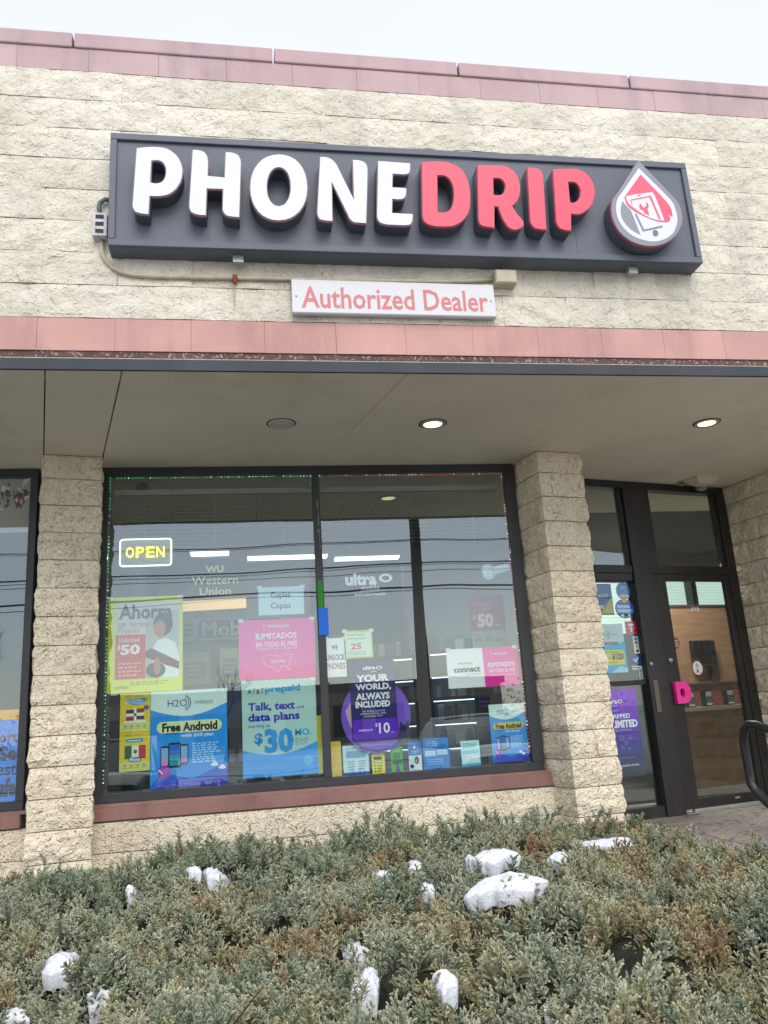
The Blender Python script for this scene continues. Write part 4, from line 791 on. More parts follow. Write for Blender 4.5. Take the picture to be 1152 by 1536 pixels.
um = decal([('ultra', 0.726, 0.965, 0.985, 1.080, .045), ('mobile', 0.845, 0.985, 0.945, 0.985, .01), ('Authorized Retailer', 0.79, 1.03, 0.905, 0.930, .01)], 'white window lettering ultra mobile Authorized Retailer on the right pane', '#e9eef4')
me = outline_mesh([[(1.035 + .04 * math.cos(t * math.pi / 12) * (1.3), 1.035 + .033 * math.sin(t * math.pi / 12)) for t in range(24)], [(1.035 + .028 * math.cos(t * math.pi / 12), 1.035 + .018 * math.sin(t * math.pi / 12)) for t in range(24)]]); stand(me, lambda x, z: (x, z), 0); me.materials.append(flat('#e9eef4')); o = link('logo', me, um); o.location = (-um.location.x, 0, -um.location.z)
hd = Sheet(1.795, 2.025, 1.005, 1.125, YG + .0145, 'white and blue water-drop logo sticker reading WIRELESS at the right side of the window', 'sticker', 'sticker', '#a9c3cf', rot=-8, base=[(0, .2), (.12, 0), (.3, 0), (.42, .22), (1, .18), (1, .62), (.45, .75), (.3, 1), (.12, 1), (0, .8)])
hd.ell(.20, .5, .14, .30, '#eef4f6', 1, 'logo_ring', hole=.8); hd.text('H2O', .09, .36, .30, .62, '#f2f7f9', 1, .03); hd.text('WIRELESS', .42, .26, .96, .44, '#f2f7f9', 1, .03); hd.text('Authorized Dealer', .42, .50, .96, .60, '#f2f7f9', 1, .01)

uf = Sheet(0.554, 0.704, 0.318, 0.601, YP, 'white paper reading WE UNLOCK PHONES in black and red, beside the mullion', 'paper sign', 'paper_sign', '#e6eaf0')
uf.text('WE', .30, .18, .62, .30, '#23272c', 1, .02); uf.text('UNLOCK', .04, .42, .94, .57, '#23272c', 1, .02); uf.text('PHONES', .04, .64, .94, .80, '#b3403c', 1, .02)
v2 = Sheet(0.696, 0.907, 0.446, 0.650, YP, 'small green-bordered card with a red 25, above the purple plan poster', 'card', 'display_card', '#c3cf7d')
v2.rect(.05, .08, .95, .94, '#d4dfcf', 1); v2.text('Verizon Prepaid', .1, .12, .72, .22, '#5c8a86', 2, .0); v2.text('unlimited plans', .1, .25, .8, .35, '#5c8a86', 2, 0); v2.text('25', .22, .46, .60, .68, '#d4604a', 2, .03); v2.lines(.1, .74, .9, .9, 3, '#8aa49a', 2, 6)

# round globe poster with the tall purple card on it
gb = Sheet(0.648, 1.158, -0.232, 0.290, YP + .001, 'round purple globe poster standing behind the YOUR WORLD card', 'poster', 'round_poster', '#8a74c0', base='round')
gb.poly([(.06, .42), (.14, .30), (.20, .34), (.24, .52), (.18, .70), (.12, .62)], '#c4a7b6', 1, 'printed_land'); gb.poly([(.80, .80), (.84, .60), (.90, .66), (.96, .58), (.97, .66), (.90, .80), (.78, .92)], '#3f2a72', 1, 'printed_land'); gb.poly([(.15, .80), (.3, .92), (.5, .96), (.7, .93), (.86, .80), (.74, .93), (.5, .995), (.26, .93)], '#4b3486', 1.4, 'printed_land')
yw = Sheet(0.722, 1.058, -0.150, 0.431, YP - .004, 'tall dark purple card reading YOUR WORLD, ALWAYS INCLUDED $10', paper='#4a357d', base=[(.0, .03), (.04, 0), (.96, 0), (1, .03), (1, .97), (.96, 1), (.04, 1), (0, .97)])
yw.text('ultra', .30, .075, .57, .125, '#f0eef6', 1, .04); yw.ell(.66, .105, .07, .022, '#f0eef6', 1, 'logo_ring', hole=.6); yw.text('mobile', .46, .14, .60, .16, '#f0eef6', 1, .01)
for t, u0, u1, v0, v1 in (('YOUR', .14, .86, .185, .275), ('WORLD,', .12, .90, .295, .39), ('ALWAYS', .12, .86, .41, .495), ('INCLUDED', .10, .86, .51, .59)): yw.text(t, u0, v0, u1, v1, '#f0eef6', 1, .045)
for t, u0, u1, v0 in (('ALL PLANS INCLUDE', .24, .74, .625), ('INTERNATIONAL TALK', .20, .76, .655), ('& GLOBAL TEXT', .28, .68, .685)): yw.text(t, u0, v0, u1, v0 + .018, '#d8d0ea', 1, .01)
yw.rect(.02, .73, .98, .975, '#7c62bb', 1, rnd=.2); yw.text('STARTING AT', .14, .85, .44, .875, '#ece8f6', 2, .02); yw.text('$', .50, .785, .56, .83, '#ece8f6', 2, .0); yw.text('10', .58, .78, .82, .91, '#f2f0fa', 2, .02); yw.text('mo', .85, .895, .90, .91, '#ece8f6', 2, 0)

cn = Sheet(1.459, 2.010, 0.188, 0.477, YP, 'wide card, half white reading connect, half magenta', 'card', 'display_card', '#e6e7ec')
cn.rect(.512, 0, 1, 1, '#ea3aa8', 1)
cn.text('introducing', .16, .345, .36, .42, '#5a6268', 2, .0); cn.text('connect', .09, .47, .46, .61, '#22262b', 2, .035); cn.text('by T-Mobile', .27, .64, .46, .70, '#d077a0', 2, .0)
cn.text('T', .62, .14, .645, .21, '#f7dfee', 2, .03); cn.text('PREPAGADO', .67, .145, .86, .205, '#f7dfee', 2, .01); cn.text('ILIMITADOS', .575, .39, .955, .51, '#fbeef6', 2, .03); cn.text('EN TODO EL PAÍS', .59, .54, .955, .65, '#fbeef6', 2, .02); cn.text('Llamadas, Textos y Datos 5G', .59, .695, .955, .745, '#f7dfee', 2, .0)

t5 = Sheet(1.735, 2.02, 0.44, 0.905, YG + 0.25, 'dark magenta price poster reading 50 hanging deeper inside the right pane', paper='#8f1f50')
t5.text('HABLA, TEXTEA Y', .12, .12, .66, .17, '#c88aa6', 1, .01); t5.text('DATOS ILIMITADOS', .12, .19, .66, .24, '#c88aa6', 1, .01); t5.text('$', .08, .32, .16, .40, '#c9a9b8', 1, .03); t5.text('50', .20, .30, .66, .54, '#cdb4c0', 1, .05); t5.text('/mes', .70, .48, .84, .53, '#cdb4c0', 1, 0)
t5.rect(0, .60, 1, 1, '#8f9692', 1)
for k, t in enumerate(('40', '50', '60')): t5.text('$' + t, .08 + .3 * k, .70, .28 + .3 * k, .79, '#33383a', 2, .02); t5.lines(.08 + .3 * k, .64, .28 + .3 * k, .68, 1, '#5a605e', 2, k)
pp = Sheet(1.70, 1.86, -0.30, 0.18, YG + 0.20, 'dark purple narrow poster standing behind the small Free Android poster', paper='#3a2b58')
pp.lines(.2, .1, .8, .3, 3, '#7d6c9c', 1, 2); pp.lines(.2, .5, .8, .8, 6, '#6a5a8c', 1, 3)

# cards and boxes standing along the sill inside
def card(x0, x1, z0, z1, label, paper, y=YP + .03, cat='card', name='display_card', depth=.0012): return Sheet(x0, x1, z0, z1, y, label, cat, name, paper, thick=depth, rot=0)
card(0.566, 0.638, -0.373, -0.134, 'plain yellow box standing right of the mullion on the window ledge', '#d8bd2c', cat='box', name='carton', depth=.04)
s = card(0.650, 0.836, -0.373, -0.169, 'pale rate card with a blue foot on the window ledge', '#c4dcdf'); s.rect(0, .90, 1, 1, '#1f78b4', 1); s.rect(.12, .18, .88, .42, '#7fa9c4', 1); s.lines(.18, .5, .5, .85, 4, '#7d98a6', 1, 2); s.lines(.6, .5, .88, .85, 4, '#7d98a6', 1, 3); s.text('RATES', .14, .07, .5, .14, '#8aa0a8', 1, .0)
s = card(0.857, 0.951, -0.374, -0.236, 'small yellow card with a dark heading, left of the green 25 card', '#dfd774'); s.rect(.12, .16, .80, .32, '#4b5560', 1, rnd=.8); [s.ell(.22, .45 + .15 * k, .05, .035, '#3f444a', 1, 'printed_icon') for k in range(4)]; s.lines(.36, .40, .85, .95, 4, '#9a9450', 1, 4)
s = card(0.996, 1.084, -0.371, -0.195, 'narrow green card with the number 25', '#2fae3f'); s.text('$25', .22, .28, .80, .50, '#173d1e', 1, .03); s.rect(.12, .56, .95, .68, '#2b3a2e', 1); s.poly([(.35, 1), (.45, .72), (.62, .72), (.72, 1)], '#6c3f8a', 2, 'picture_person'); s.ell(.53, .70, .09, .045, '#6a4a3c', 3, 'picture_face'); s.lines(.15, .1, .9, .22, 2, '#d6ecd0', 1, 2)
s = card(1.128, 1.223, -0.371, -0.171, 'narrow blue and white card with a picture of a dark-haired woman', '#d4e2ea'); s.rect(0, 0, 1, .48, '#2b87bf', 1); s.ell(.48, .20, .10, .05, '#e4f1f7', 2, 'logo'); s.lines(.2, .30, .8, .44, 2, '#bfe0f0', 2, 3); s.ell(.60, .66, .17, .13, '#2a2424', 2, 'picture_hair'); s.ell(.57, .68, .09, .075, '#c79c84', 3, 'picture_face'); s.poly([(.38, .98), (.45, .80), (.72, .80), (.80, .98)], '#ececec', 2.5, 'picture_blouse'); s.ell(.22, .86, .13, .07, '#3a3433', 2, 'picture_hair')
s = card(1.238, 1.430, -0.371, -0.157, 'wide blue carton with two white panels on the window ledge', '#2e8fc9', cat='box', name='carton', depth=.05); s.rect(.06, .40, .48, .58, '#b7d4e2', 1); s.rect(.52, .38, .94, .56, '#b7d4e2', 1); s.lines(.1, .08, .6, .26, 3, '#a6d2ea', 1, 5); s.lines(.12, .66, .9, .88, 3, '#8ec5e4', 1, 6)
s = card(1.520, 1.662, -0.370, -0.191, 'pale aqua leaflet in a clear holder on the window ledge', '#bfe4e6'); s.lines(.1, .08, .9, .30, 4, '#5ba6b0', 1, 7); s.rect(.08, .38, .92, .52, '#8ccbd2', 1); s.rect(.08, .66, .45, .82, '#e4f1ee', 1); s.rect(.52, .64, .92, .84, '#e4f1ee', 1); s.rect(0, .90, 1, 1, '#5bb4d8', 1)
o = MB().box(-0.99, 2.03, YG + .052, YG + .26, -0.40, -0.375).build('window_ledge', M['inner_wall']); tag(o, 'inner ledge of the big window carrying small cards and boxes', 'shelf')

# OPEN neon sign
on = empty('neon_sign', (-0.73, YG + .05, 1.19), 'lit OPEN sign, yellow letters in a white rounded outline, upper left of the big window', 'neon sign')
def rr(x0, x1, z0, z1, r):
    p = []
    for cx, cz, a0 in ((x1 - r, z1 - r, 0), (x0 + r, z1 - r, 90), (x0 + r, z0 + r, 180), (x1 - r, z0 + r, 270)):
        for k in range(6): t = R(a0 + 18 * k); p.append((cx + r * math.cos(t), cz + r * math.sin(t)))
    return p
p = rr(-0.182, 0.182, 0.002, 0.202, .022); p.append(p[0])
MB().tube([(x, 0, z) for x, z in p], 0.0052, 8, False).build('outline_tube', flat('#eef4e0', .5, emit=1.2), on)
me = outline_mesh([rr(-.18, .18, .004, .2, .02)], .004); stand(me, lambda x, z: (x, z), .02); me.materials.append(flat('#8d8a90', .5)); link('backing_panel', me, on)
for k, ch in enumerate('OPEN'):
    for (off_, c) in ((.0, '#ffe81e'),):
        me = text_mesh(ch, .02); lo_, hi__ = bounds(me); a_ = -0.142 + k * .072; stand(me, lambda x, z: (a_ + (x - lo_[0]) * .060 / (hi__[0] - lo_[0]), .062 + (z - lo_[1]) * .082 / (hi__[1] - lo_[1])), -.004); me.materials.append(flat(c, .5, emit=1.0)); link('letter_tube', me, on)

# string lights round the panes
def string_lights(pts, c1, c2, label, seed):
    e = empty('string_lights', (pts[0][0], YG + .016, pts[0][1]), label, 'string lights'); q = [Vector((x - pts[0][0], 0, z - pts[0][1])) for x, z in pts]
    MB().tube(q, .0022, 5).build('wire', flat('#20231f', .7), e); rs = random.Random(seed); bs = [MB(), MB()]
    for a, b in zip(q[:-1], q[1:]):
        L_ = (b - a).length; k = int(L_ / .026)
        for i in range(k):
            if rs.random() < .12: continue
            p_ = a + (b - a) * (i / k); bs[0 if rs.random() < .75 else 1].box(p_.x - .0032, p_.x + .0032, -.007, -.001, p_.z - .0032, p_.z + .0032)
    for b_, c in zip(bs, (c1, c2)): o = b_.build('bulbs', flat(c, .5, emit=.7), e); o['kind'] = 'stuff'
string_lights([(-0.985, -0.30), (-0.985, 1.852), (0.498, 1.852), (0.498, 1.70)], '#35c48a', '#d9f5e6', 'green string lights along the top and side of the left pane', 1)
string_lights([(0.568, 1.852), (2.030, 1.852), (2.033, -0.366)], '#c04a4a', '#f0e3c8', 'red and warm white string lights along the top and side of the right pane', 2)

# left neighbouring window
lw = Sheet(-2.78, -1.540, 1.442, 1.858, YP, 'brown and white food picture poster at the top of the left neighbouring window', paper='#b5b1ad')
rs = random.Random(5)
for k in range(26):
    u, v = rs.uniform(.80, .98), rs.uniform(0, .5); lw.poly([(u, v), (u + rs.uniform(.01, .05), v + rs.uniform(-.05, .1)), (u + rs.uniform(-.01, .02), v + rs.uniform(.06, .18))], rs.choice(('#8a2e34', '#e6e2dc', '#3e2a2a', '#a8404a', '#f0ece6')), 1 + k * .1, 'printed_scrap')
lw.rect(0, .97, 1, 1.0, '#2f4a6e', 4)
lb = Sheet(-2.78, -1.526, -0.372, 0.219, YP, 'blue poster with an orange top stripe in the left neighbouring window', paper='#5c92e2')
lb.rect(0, 0, 1, .11, '#f2b25f', 1)
for t, u0, v0, u1, v1 in (('Support', .74, .24, .985, .40), ('Honest', .74, .58, .985, .72)): lb.text(t, u0, v0, u1, v1, '#22406e', 1, .02, slant=.0)
for t, u0, v0, u1, v1 in (('Se', .89, .40, .985, .56), ('Safe', .87, .74, .985, .95)): lb.text(t, u0, v0, u1, v1, '#22406e', 1, .05)

# ------------------------------------------------------------------ stickers and posters at the entrance (inside the glass, door frame axes)
YD = 0.016
def D(u0, u1, z0, z1, label, cat='poster', name='poster', paper='#e8e8e6', y=YD, **k): return Sheet(u0, u1, z0, z1, y, label, cat, name, paper, frame=FD, **k)
s = D(-0.16, 0.190, 0.735, 1.002, 'blue and yellow poster reading WIRELESS HERE at the top of the sidelight', paper='#1d6a9a'); s.poly([(1, .38), (1, 1), (.58, 1)], '#b3a544', 1); s.text('WIRELESS', .40, .34, .86, .44, '#bcd6e2', 2, .01); s.rect(.42, .68, .74, .82, '#39424e', 2); s.text('HERE', .46, .70, .72, .80, '#d6dde0', 3, .03)
s = D(0.240, 0.390, 0.866, 1.014, 'round light blue sticker above the purple round sticker on the sidelight', 'sticker', 'sticker', '#2f86b8', base='round'); s.ell(.5, .3, .18, .12, '#5aa9d2', 1, 'logo'); s.rect(.22, .72, .85, .88, '#e6ecf0', 1, rnd=1); s.text('Recargas', .28, .75, .8, .85, '#33414d', 2, .02)
s = D(0.205, 0.402, 0.704, 0.868, 'round purple and blue sticker below the light blue round sticker', 'sticker', 'sticker', '#6f77bd', base='round'); s.rect(.10, .30, .80, .46, '#a7b8e2', 1); s.text('PAY BILL', .14, .32, .74, .44, '#eef2fb', 2, .02); s.rect(.08, .52, .95, .68, '#6fc0dc', 1); s.text('HERE', .2, .54, .8, .66, '#e4f4fa', 2, .02); s.rect(.20, .76, .84, .93, '#4d3f52', 1, rnd=.4); s.ell(.34, .84, .09, .07, '#dfe6ea', 2, 'logo'); s.ell(.70, .84, .08, .07, '#c5d3dc', 2, 'logo'); s.poly([(.35, -.15), (.68, -.18), (.62, .18), (.45, .18)], '#d9b45e', 3, 'picture_figure')
s = D(0.285, 0.402, 0.567, 0.678, 'square magenta sticker with a white T', 'sticker', 'sticker', '#d12b78'); s.text('T', .25, .18, .75, .82, '#f6e6ee', 1, .06); s.ell(.24, .52, .05, .05, '#f6e6ee', 1, 'logo_dot'); s.ell(.76, .52, .05, .05, '#f6e6ee', 1, 'logo_dot')
s = D(0.348, 0.402, 0.405, 0.551, 'narrow white sticker strip with payment card marks', 'sticker', 'sticker', '#dfe1e2'); s.rect(.2, .08, .8, .24, '#6f8fb8', 1, 'card_mark'); s.rect(.2, .30, .8, .44, '#c0704a', 1, 'card_mark'); s.rect(.2, .52, .8, .64, '#bfc3c6', 1, 'card_mark'); s.rect(.3, .78, .8, .92, '#4a4e55', 1, 'card_mark')
s = D(0.300, 0.402, 0.318, 0.395, 'small blue check mark sticker on the sidelight', 'sticker', 'sticker', '#1f6fa8'); s.poly([(.2, .45), (.32, .4), (.42, .62), (.7, .2), (.8, .28), (.44, .85)], '#d8e8f2', 1)
s = D(0.300, 0.402, 0.272, 0.304, 'thin white sticker label under the blue check mark sticker', 'sticker', 'sticker', '#cfd3d4'); s.lines(.05, .2, .95, .8, 1, '#555c60', 1, 2)
s = D(0.362, 0.402, 0.190, 0.268, 'narrow vertical white sticker at the bottom of the upper sidelight', 'sticker', 'sticker', '#c9cdce'); s.text('P', .3, .05, .7, .25, '#40464a', 1, .02); s.text('U', .3, .3, .7, .48, '#40464a', 1, .02); s.text('L', .3, .54, .7, .72, '#40464a', 1, .02); s.text('L', .3, .78, .7, .95, '#40464a', 1, .02)
s = D(-0.10, 0.255, 0.254, 0.660, 'poster with blue lower half and yellow box reading 4 for $125!', paper='#c2ccd0'); s.poly([(0, .42), (.35, .46), (.7, .45), (1, .36), (1, 1), (0, 1)], '#5fb0d4', 1); s.rect(.42, .38, .82, .44, '#34587e', 2, rnd=.6); s.text('Switch lines', .46, .39, .78, .43, '#dbe8f0', 3, 0); s.rect(.24, .54, .95, .84, '#d6cf3e', 2, rnd=.4); s.text('4', .30, .63, .42, .75, '#1f2630', 3, .05); s.text('for', .44, .66, .56, .72, '#2b5a86', 3, .0); s.text('$125!', .58, .61, .92, .75, '#1f2630', 3, .05); s.text('for unlimited', .4, .565, .8, .60, '#5a5a2a', 3, 0); s.lines(.4, .78, .85, .81, 1, '#6a6730', 3, 2); s.poly([(.5, 1), (.8, .86), (1, .92), (1, 1)], '#a7d3e6', 2); h2o_logo(s, .33, .18, .5, .08, '#8ba4b2')
s = D(-0.10, 0.298, -0.558, 0.120, 'tall purple to navy poster reading UNCAPPED UNLIMITED in the lower sidelight', paper='#4a2a80')
for k in range(8): c_ = [tuple(a + (b - a) * k / 7 for a, b in zip(srgb('#9a4bd0'), srgb('#2a4468')))][0]; s.rect(0, k / 8, 1, (k + 1) / 8, c_, .5 + k * .02)
s.text('ultra', .16, .11, .50, .17, '#ddd6ea', 1, .04); s.ell(.57, .145, .06, .022, '#ddd6ea', 1, 'logo_ring', hole=.6); s.text('mobile', .33, .18, .5, .2, '#ddd6ea', 1, 0); s.rect(.2, .245, .5, .26, '#63a4cf', 1); s.text('UNCAPPED', -.0 + .02, .29, .78, .345, '#e9e4f2', 1, .03); s.text('UNLIMITED', .02, .365, .95, .455, '#e9e4f2', 1, .05); s.text('Talk, Text, Data. All The Time.', .1, .47, .78, .495, '#cfc4e2', 1, .0)
for (u, v, r_) in ((.50, .57, .06), (.72, .57, .05), (.60, .635, .045), (.50, .68, .04), (.66, .70, .04)): s.ell(u, v, r_, r_ * .5, '#8a78b8', 1, 'printed_icon'); s.ell(u, v, r_ * .5, r_ * .25, '#5b4a8c', 1.5, 'printed_icon')
s.rect(.3, .795, .78, .80, '#7f9cc0', 1); s.text('ULTIMATE UNLIMITED NETWORK', .2, .88, .85, .90, '#d8dde4', 1, .01)
s = D(0.763, 0.848, 0.436, 0.530, 'small red octagon sticker on the door glass', 'sticker', 'sticker', '#b2303a', base=[(.3, 0), (.7, 0), (1, .3), (1, .7), (.7, 1), (.3, 1), (0, .7), (0, .3)]); [s.rect(.15, .22 + .17 * k, .85, .30 + .17 * k, '#e6c9cb', 1) for k in range(4)]
s = D(0.942, 1.066, 0.195, 0.330, 'round white sticker with red rim and the letter R on the door glass', 'sticker', 'sticker', '#b82a3c', base='round'); s.ell(.5, .5, .43, .43, '#e9e6e4', 1, 'sticker_face'); s.text('R', .38, .55, .62, .80, '#b82a3c', 2, .05); s.rect(.40, .2, .46, .48, '#b82a3c', 2); s.rect(.54, .2, .60, .48, '#b82a3c', 2)
nb = empty('house_number', tuple(FD @ Vector((1.065, -0.002, 0.757))), 'small white number 898 on the door glass', 'number', rotz=DA)
me = text_mesh('898', .03); lo_, hi__ = bounds(me); stand(me, lambda x, z: (-.05 + (x - lo_[0]) * .1 / (hi__[0] - lo_[0]), (z - lo_[1]) * .035 / (hi__[1] - lo_[1])), 0); me.materials.append(flat('#d9dcd8')); link('digits', me, nb)
# bits of clear tape holding the posters
for sh in (ah, cp, pk, at, uf, v2, cn):
    for (u, v) in ((.03, .01), (.97, .015)):
        q = sh.rect(u - .018 / sh.w, v - .012 / sh.h, u + .018 / sh.w, v + .012 / sh.h, '#d9dbd2', 3, 'tape')
# ------------------------------------------------------------------ inside the shop
YB = 11.4; IC = 2.06; IF_ = -0.88
def S_(nm, *b, mat, label=None, cat=None):
    o = MB().box(*b).build(nm, mat)
    if label: tag(o, label, cat)
    else: tag(o, kind='structure')
    return o
S_('shop_floor', -6, 9, 7.45, YB, IF_ - .03, IF_, mat=M['inner_floor']); S_('shop_floor', -6, 2.40, 6.06, 7.449, IF_ - .03, IF_, mat=M['inner_floor'])
S_('shop_ceiling', -6, 9, 7.62, YB, IC, IC + .03, mat=M['inner_ceil'])
S_('shop_ceiling', -6, 9, 6.02, 7.6, IC + .0, IC + .02, mat=M['inner_ceil'])
S_('shop_back_wall', -6, 9, YB, YB + .1, IF_, IC, mat=M['inner_wall'])
S_('shop_side_wall', -6.1, -6, 5.9, YB, IF_, IC, mat=M['inner_wall'])
S_('shop_side_wall', 8.9, 9, 5.81, YB, IF_ - .6, IC, mat=M['inner_wall'])
S_('party_wall', -1.30, -1.22, 6.02, YB, IF_, IC, mat=M['inner_wall'])
# far side wall with a bright window behind white blinds
Pw = FD @ Vector((0, 3.4, 0))
sw = empty('far_window_wall', (Pw.x, Pw.y, IF_), 'inside wall far behind the entrance door with a bright blind-covered window', 'wall', rotz=DA)
MB().box(-.2, 6, 0, .1, 0, 1.02 - IF_ - .1).box(-.2, 6, 0, .1, 1.75 - IF_, IC - IF_).box(-.2, 2.4, 0, .1, 0.9201 - IF_, 1.7499 - IF_).box(5.6, 6, 0, .1, .9201 - IF_, 1.7499 - IF_).build('wall_face', M['inner_wall'], sw)
MB().box(4.28, 4.37, -.06, .12, .921 - IF_, 1.7495 - IF_).build('window_post', M['bronze'], sw)
bl = empty('window_blind', tuple(FD @ Vector((4.0, 3.5, 1.74))), 'white slatted blind with a daylight glow added to its slats, seen through the door', 'blind', rotz=DA)
slatm = flat('#d6ece0', .6, emit=.4)  # slats emit light themselves, standing in for daylight from behind
for k in range(18):
    o = MB().box(-1.55, 1.55, -.02, .004, -.045 * k - .04, -.045 * k - .002).build('slat', slatm, bl)
# window blinds pulled up inside the big window
for (xa, xb, lab) in ((-0.97, 0.50, 'raised grey slatted blind inside the top of the left pane'), (0.57, 2.02, 'raised grey slatted blind inside the top of the right pane')):
    e = empty('window_blind', ((xa + xb) / 2, 6.12, 1.80), lab, 'blind'); w = (xb - xa) / 2
    MB().box(-w, w, -.02, .02, -.04, 0).build('head_rail', flat('#a9aba5', .5), e)
    slm = mesh('slat', *_boxvf(-w, w, -.010, .010, -.0008, .0008), flat('#8f928e', .6))
    for k in range(14): o = link('slat', slm, e); o.location = (0, 0, -.06 - .030 * k); o.rotation_euler = (R(16), 0, 0)
    for u in (-.7, 0, .7): MB().box(u * w - .0008, u * w + .0008, -.012, -.011, -.5, -.04).build('cord', flat('#b5b5b0'), e)
# fluorescent ceiling lights
def tube_light(x0, x1, y, label, rz_=0.0, pw_=1.5):
    e = empty('ceiling_light', ((x0 + x1) / 2, y, IC), label, 'ceiling light', 'fluorescent lights inside the shop', rz_); w = (x1 - x0) / 2
    MB().box(-w, w, -.09, .09, -.03, 0).build('housing', flat('#d9dbd6', .5), e); MB().box(-w + .01, w - .01, -.08, .08, -.055, -.0305).build('diffuser', flat('#fbfbf4', .5, emit=1.0), e)
    ld = bpy.data.lights.new('tube_lamp', 'AREA'); ld.shape = 'RECTANGLE'; ld.size = x1 - x0; ld.size_y = .16; ld.energy = pw_; ld.color = (1, .99, .95)
    lo2 = bpy.data.objects.new('tube_lamp', ld); col.objects.link(lo2); lo2.location = ((x0 + x1) / 2, y, IC - .06); lo2.rotation_euler = (0, 0, rz_)
tube_light(0.0, 1.0, 9.9, 'bright ceiling tube seen left of the mullion'); tube_light(1.10, 1.95, 10.1, 'bright ceiling tube seen right of the mullion'); tube_light(-0.66, -0.20, 9.55, 'short ceiling tube behind the OPEN sign')
tube_light(4.05, 4.9, 7.75, 'ceiling tube behind the door transom', DA, 55); tube_light(-4.6, -3.4, 8.6, 'ceiling tube in the neighbouring shop')
e = empty('round_ceiling_light', (1.27, 6.95, IC), 'small round ceiling light inside the right pane', 'ceiling light'); MB().lathe([(0.0001, -.03), (.05, -.03), (.06, 0)], (0, 0, 0), n=20).build('lens', flat('#fff3cf', .5, emit=1.5), e)
# signs on the back wall
s = Sheet(-0.86, 0.66, 1.09, 1.37, 10.4, 'grey wall sign with pale letters E Mobile deep inside the shop', 'sign', 'wall_sign', '#8a908f', thick=.03)
s.rect(.155, .12, .83, .88, '#5c6362', 1); s.text('E', .045, .22, .115, .78, '#5c6362', 2, .03); s.text('Mobile', .19, .18, .66, .82, '#a6adab', 2, .01)
s = Sheet(-0.86, -0.02, 1.475, 1.60, 10.4, 'long orange lit strip sign above the grey wall sign', 'sign', 'strip_sign', '#f2c27a', thick=.08); s.o.data.materials[0] = flat('#f5c98a', .5, emit=.35); s.o.rotation_euler[1] = R(-1)
for k, (x0, x1, z0, z1, c, lab) in enumerate(((-.83, -.48, .55, .95, '#9fa99c', 'pale framed notice on the back wall, left'), (-.36, -.10, .55, .98, '#b3bd9c', 'pale green framed notice on the back wall, right'))):
    s = Sheet(x0, x1, z0, z1, 10.4, lab, 'notice', 'notice', c, thick=.01); s.rect(.15, .3, .85, .8, '#87908a', 1); s.lines(.2, .35, .8, .75, 3, '#b9c0b2', 2, k)
o = MB().box(-0.95, 0.7, 10.3, 10.42, .0, .53).build('display_board', flat('#5b6fa8', .6)); tag(o, 'blue display board low on the back wall', 'board')
o = MB().box(-1.1, .8, 10.432, 10.5, IF_, 2.05).build('partition', M['inner_wall']); tag(o, 'grey partition behind the wall sign', 'wall')
# glass counter in the left bay
ct = empty('display_counter', (-0.1, 8.6, IF_), 'dark glass topped display counter inside the left pane', 'counter')
MB().box(-.85, .85, -.25, .25, 0, .55).build('cabinet', flat('#2b2f33', .5), ct); MB().box(-.87, .87, -.27, .27, .90, .93).build('top', flat('#6d757a', .3), ct)
for (a, b) in ((-.85, -.24), (.82, -.24), (-.85, .22), (.82, .22)): MB().box(a, a + .03, b, b + .02, .5501, .8999).build('post', flat('#8a8f90', .4, .6), ct)
MB().box(-.81, .81, -.248, -.243, .5502, .8998).build('glass_front', M['glass_door'], ct)
rs = random.Random(9)
for k in range(14):
    x = -.75 + k * .11; bc = rs.choice((('#c9ccd0', 'pale grey'), ('#3b4350', 'dark blue'), ('#8aa7c4', 'light blue'), ('#e2e0d8', 'white'), ('#6a7480', 'grey'))); o = MB().box(-.035, .035, -.006, .006, 0, .13).build('boxed_phone', flat(bc[0], .5)); o.location = (x - .1, 8.6 - .05, IF_ + .552); tag(o, '%s boxed phone, %s in the row inside the dark display counter' % (bc[1], ('first', 'second', 'third', 'fourth', 'fifth', 'sixth', 'seventh', 'eighth', 'ninth', 'tenth', 'eleventh', 'twelfth', 'thirteenth', 'last')[k]), 'phone box', 'boxed phones in the counter')
# slat wall of phone cases seen through the right pane
def case_wall(x, y, w, label, seed, rz_):
    e = empty('shelf_unit', (x, y, IF_), label, 'shelving', 'phone case shelving', rz_); rs = random.Random(seed); H_ = 1.72
    MB().box(0, w, .02, .05, 0, H_).build('back_panel', flat('#7f8a94', .5), e)
    for u in (0, w - .03): MB().box(u, u + .03, -.22, .0195, 0, H_ - (.12 if u else 0)).build('upright', flat('#2e3236', .4), e)
    for k in range(6):
        z = .30 + k * .245
        o = MB().box(.031, w - .031, -.20, .0195, z, z + .035).build('shelf', flat('#5d3b34', .6), e)
        MB().box(.031, w - .031, -.12, -.09, z - .012, z - .0005).build('shelf_lamp', flat('#cfe2f2', .5, emit=1.2), e)
    return e, rs, w
prod = {}
CN = {'#b9c4cc': 'pale grey', '#93a3b3': 'blue grey', '#2b3038': 'charcoal', '#d9dee2': 'white', '#4f6fa6': 'mid blue', '#20242a': 'black', '#aab7bf': 'light grey', '#8fa0ae': 'slate', '#2f5fae': 'bright blue', '#c4ced4': 'silvery'}
used_labels = set()
def product(e, u, v, z, hgt, wd, c, lab, grp):
    if lab in used_labels: return
    used_labels.add(lab)
    k = (hgt, wd, c)
    if k not in prod: prod[k] = mesh('phone_case', *_boxvf(-wd / 2, wd / 2, -.012, .012, 0, hgt), flat(c, .35))
    o = link('phone_case', prod[k]); m_ = Matrix.Translation(e.location) @ Matrix.Rotation(e.rotation_euler[2], 4, 'Z'); o.location = m_ @ Vector((u, v, z)); o.rotation_euler = (R(-6), 0, e.rotation_euler[2]); tag(o, lab, 'phone case', grp)
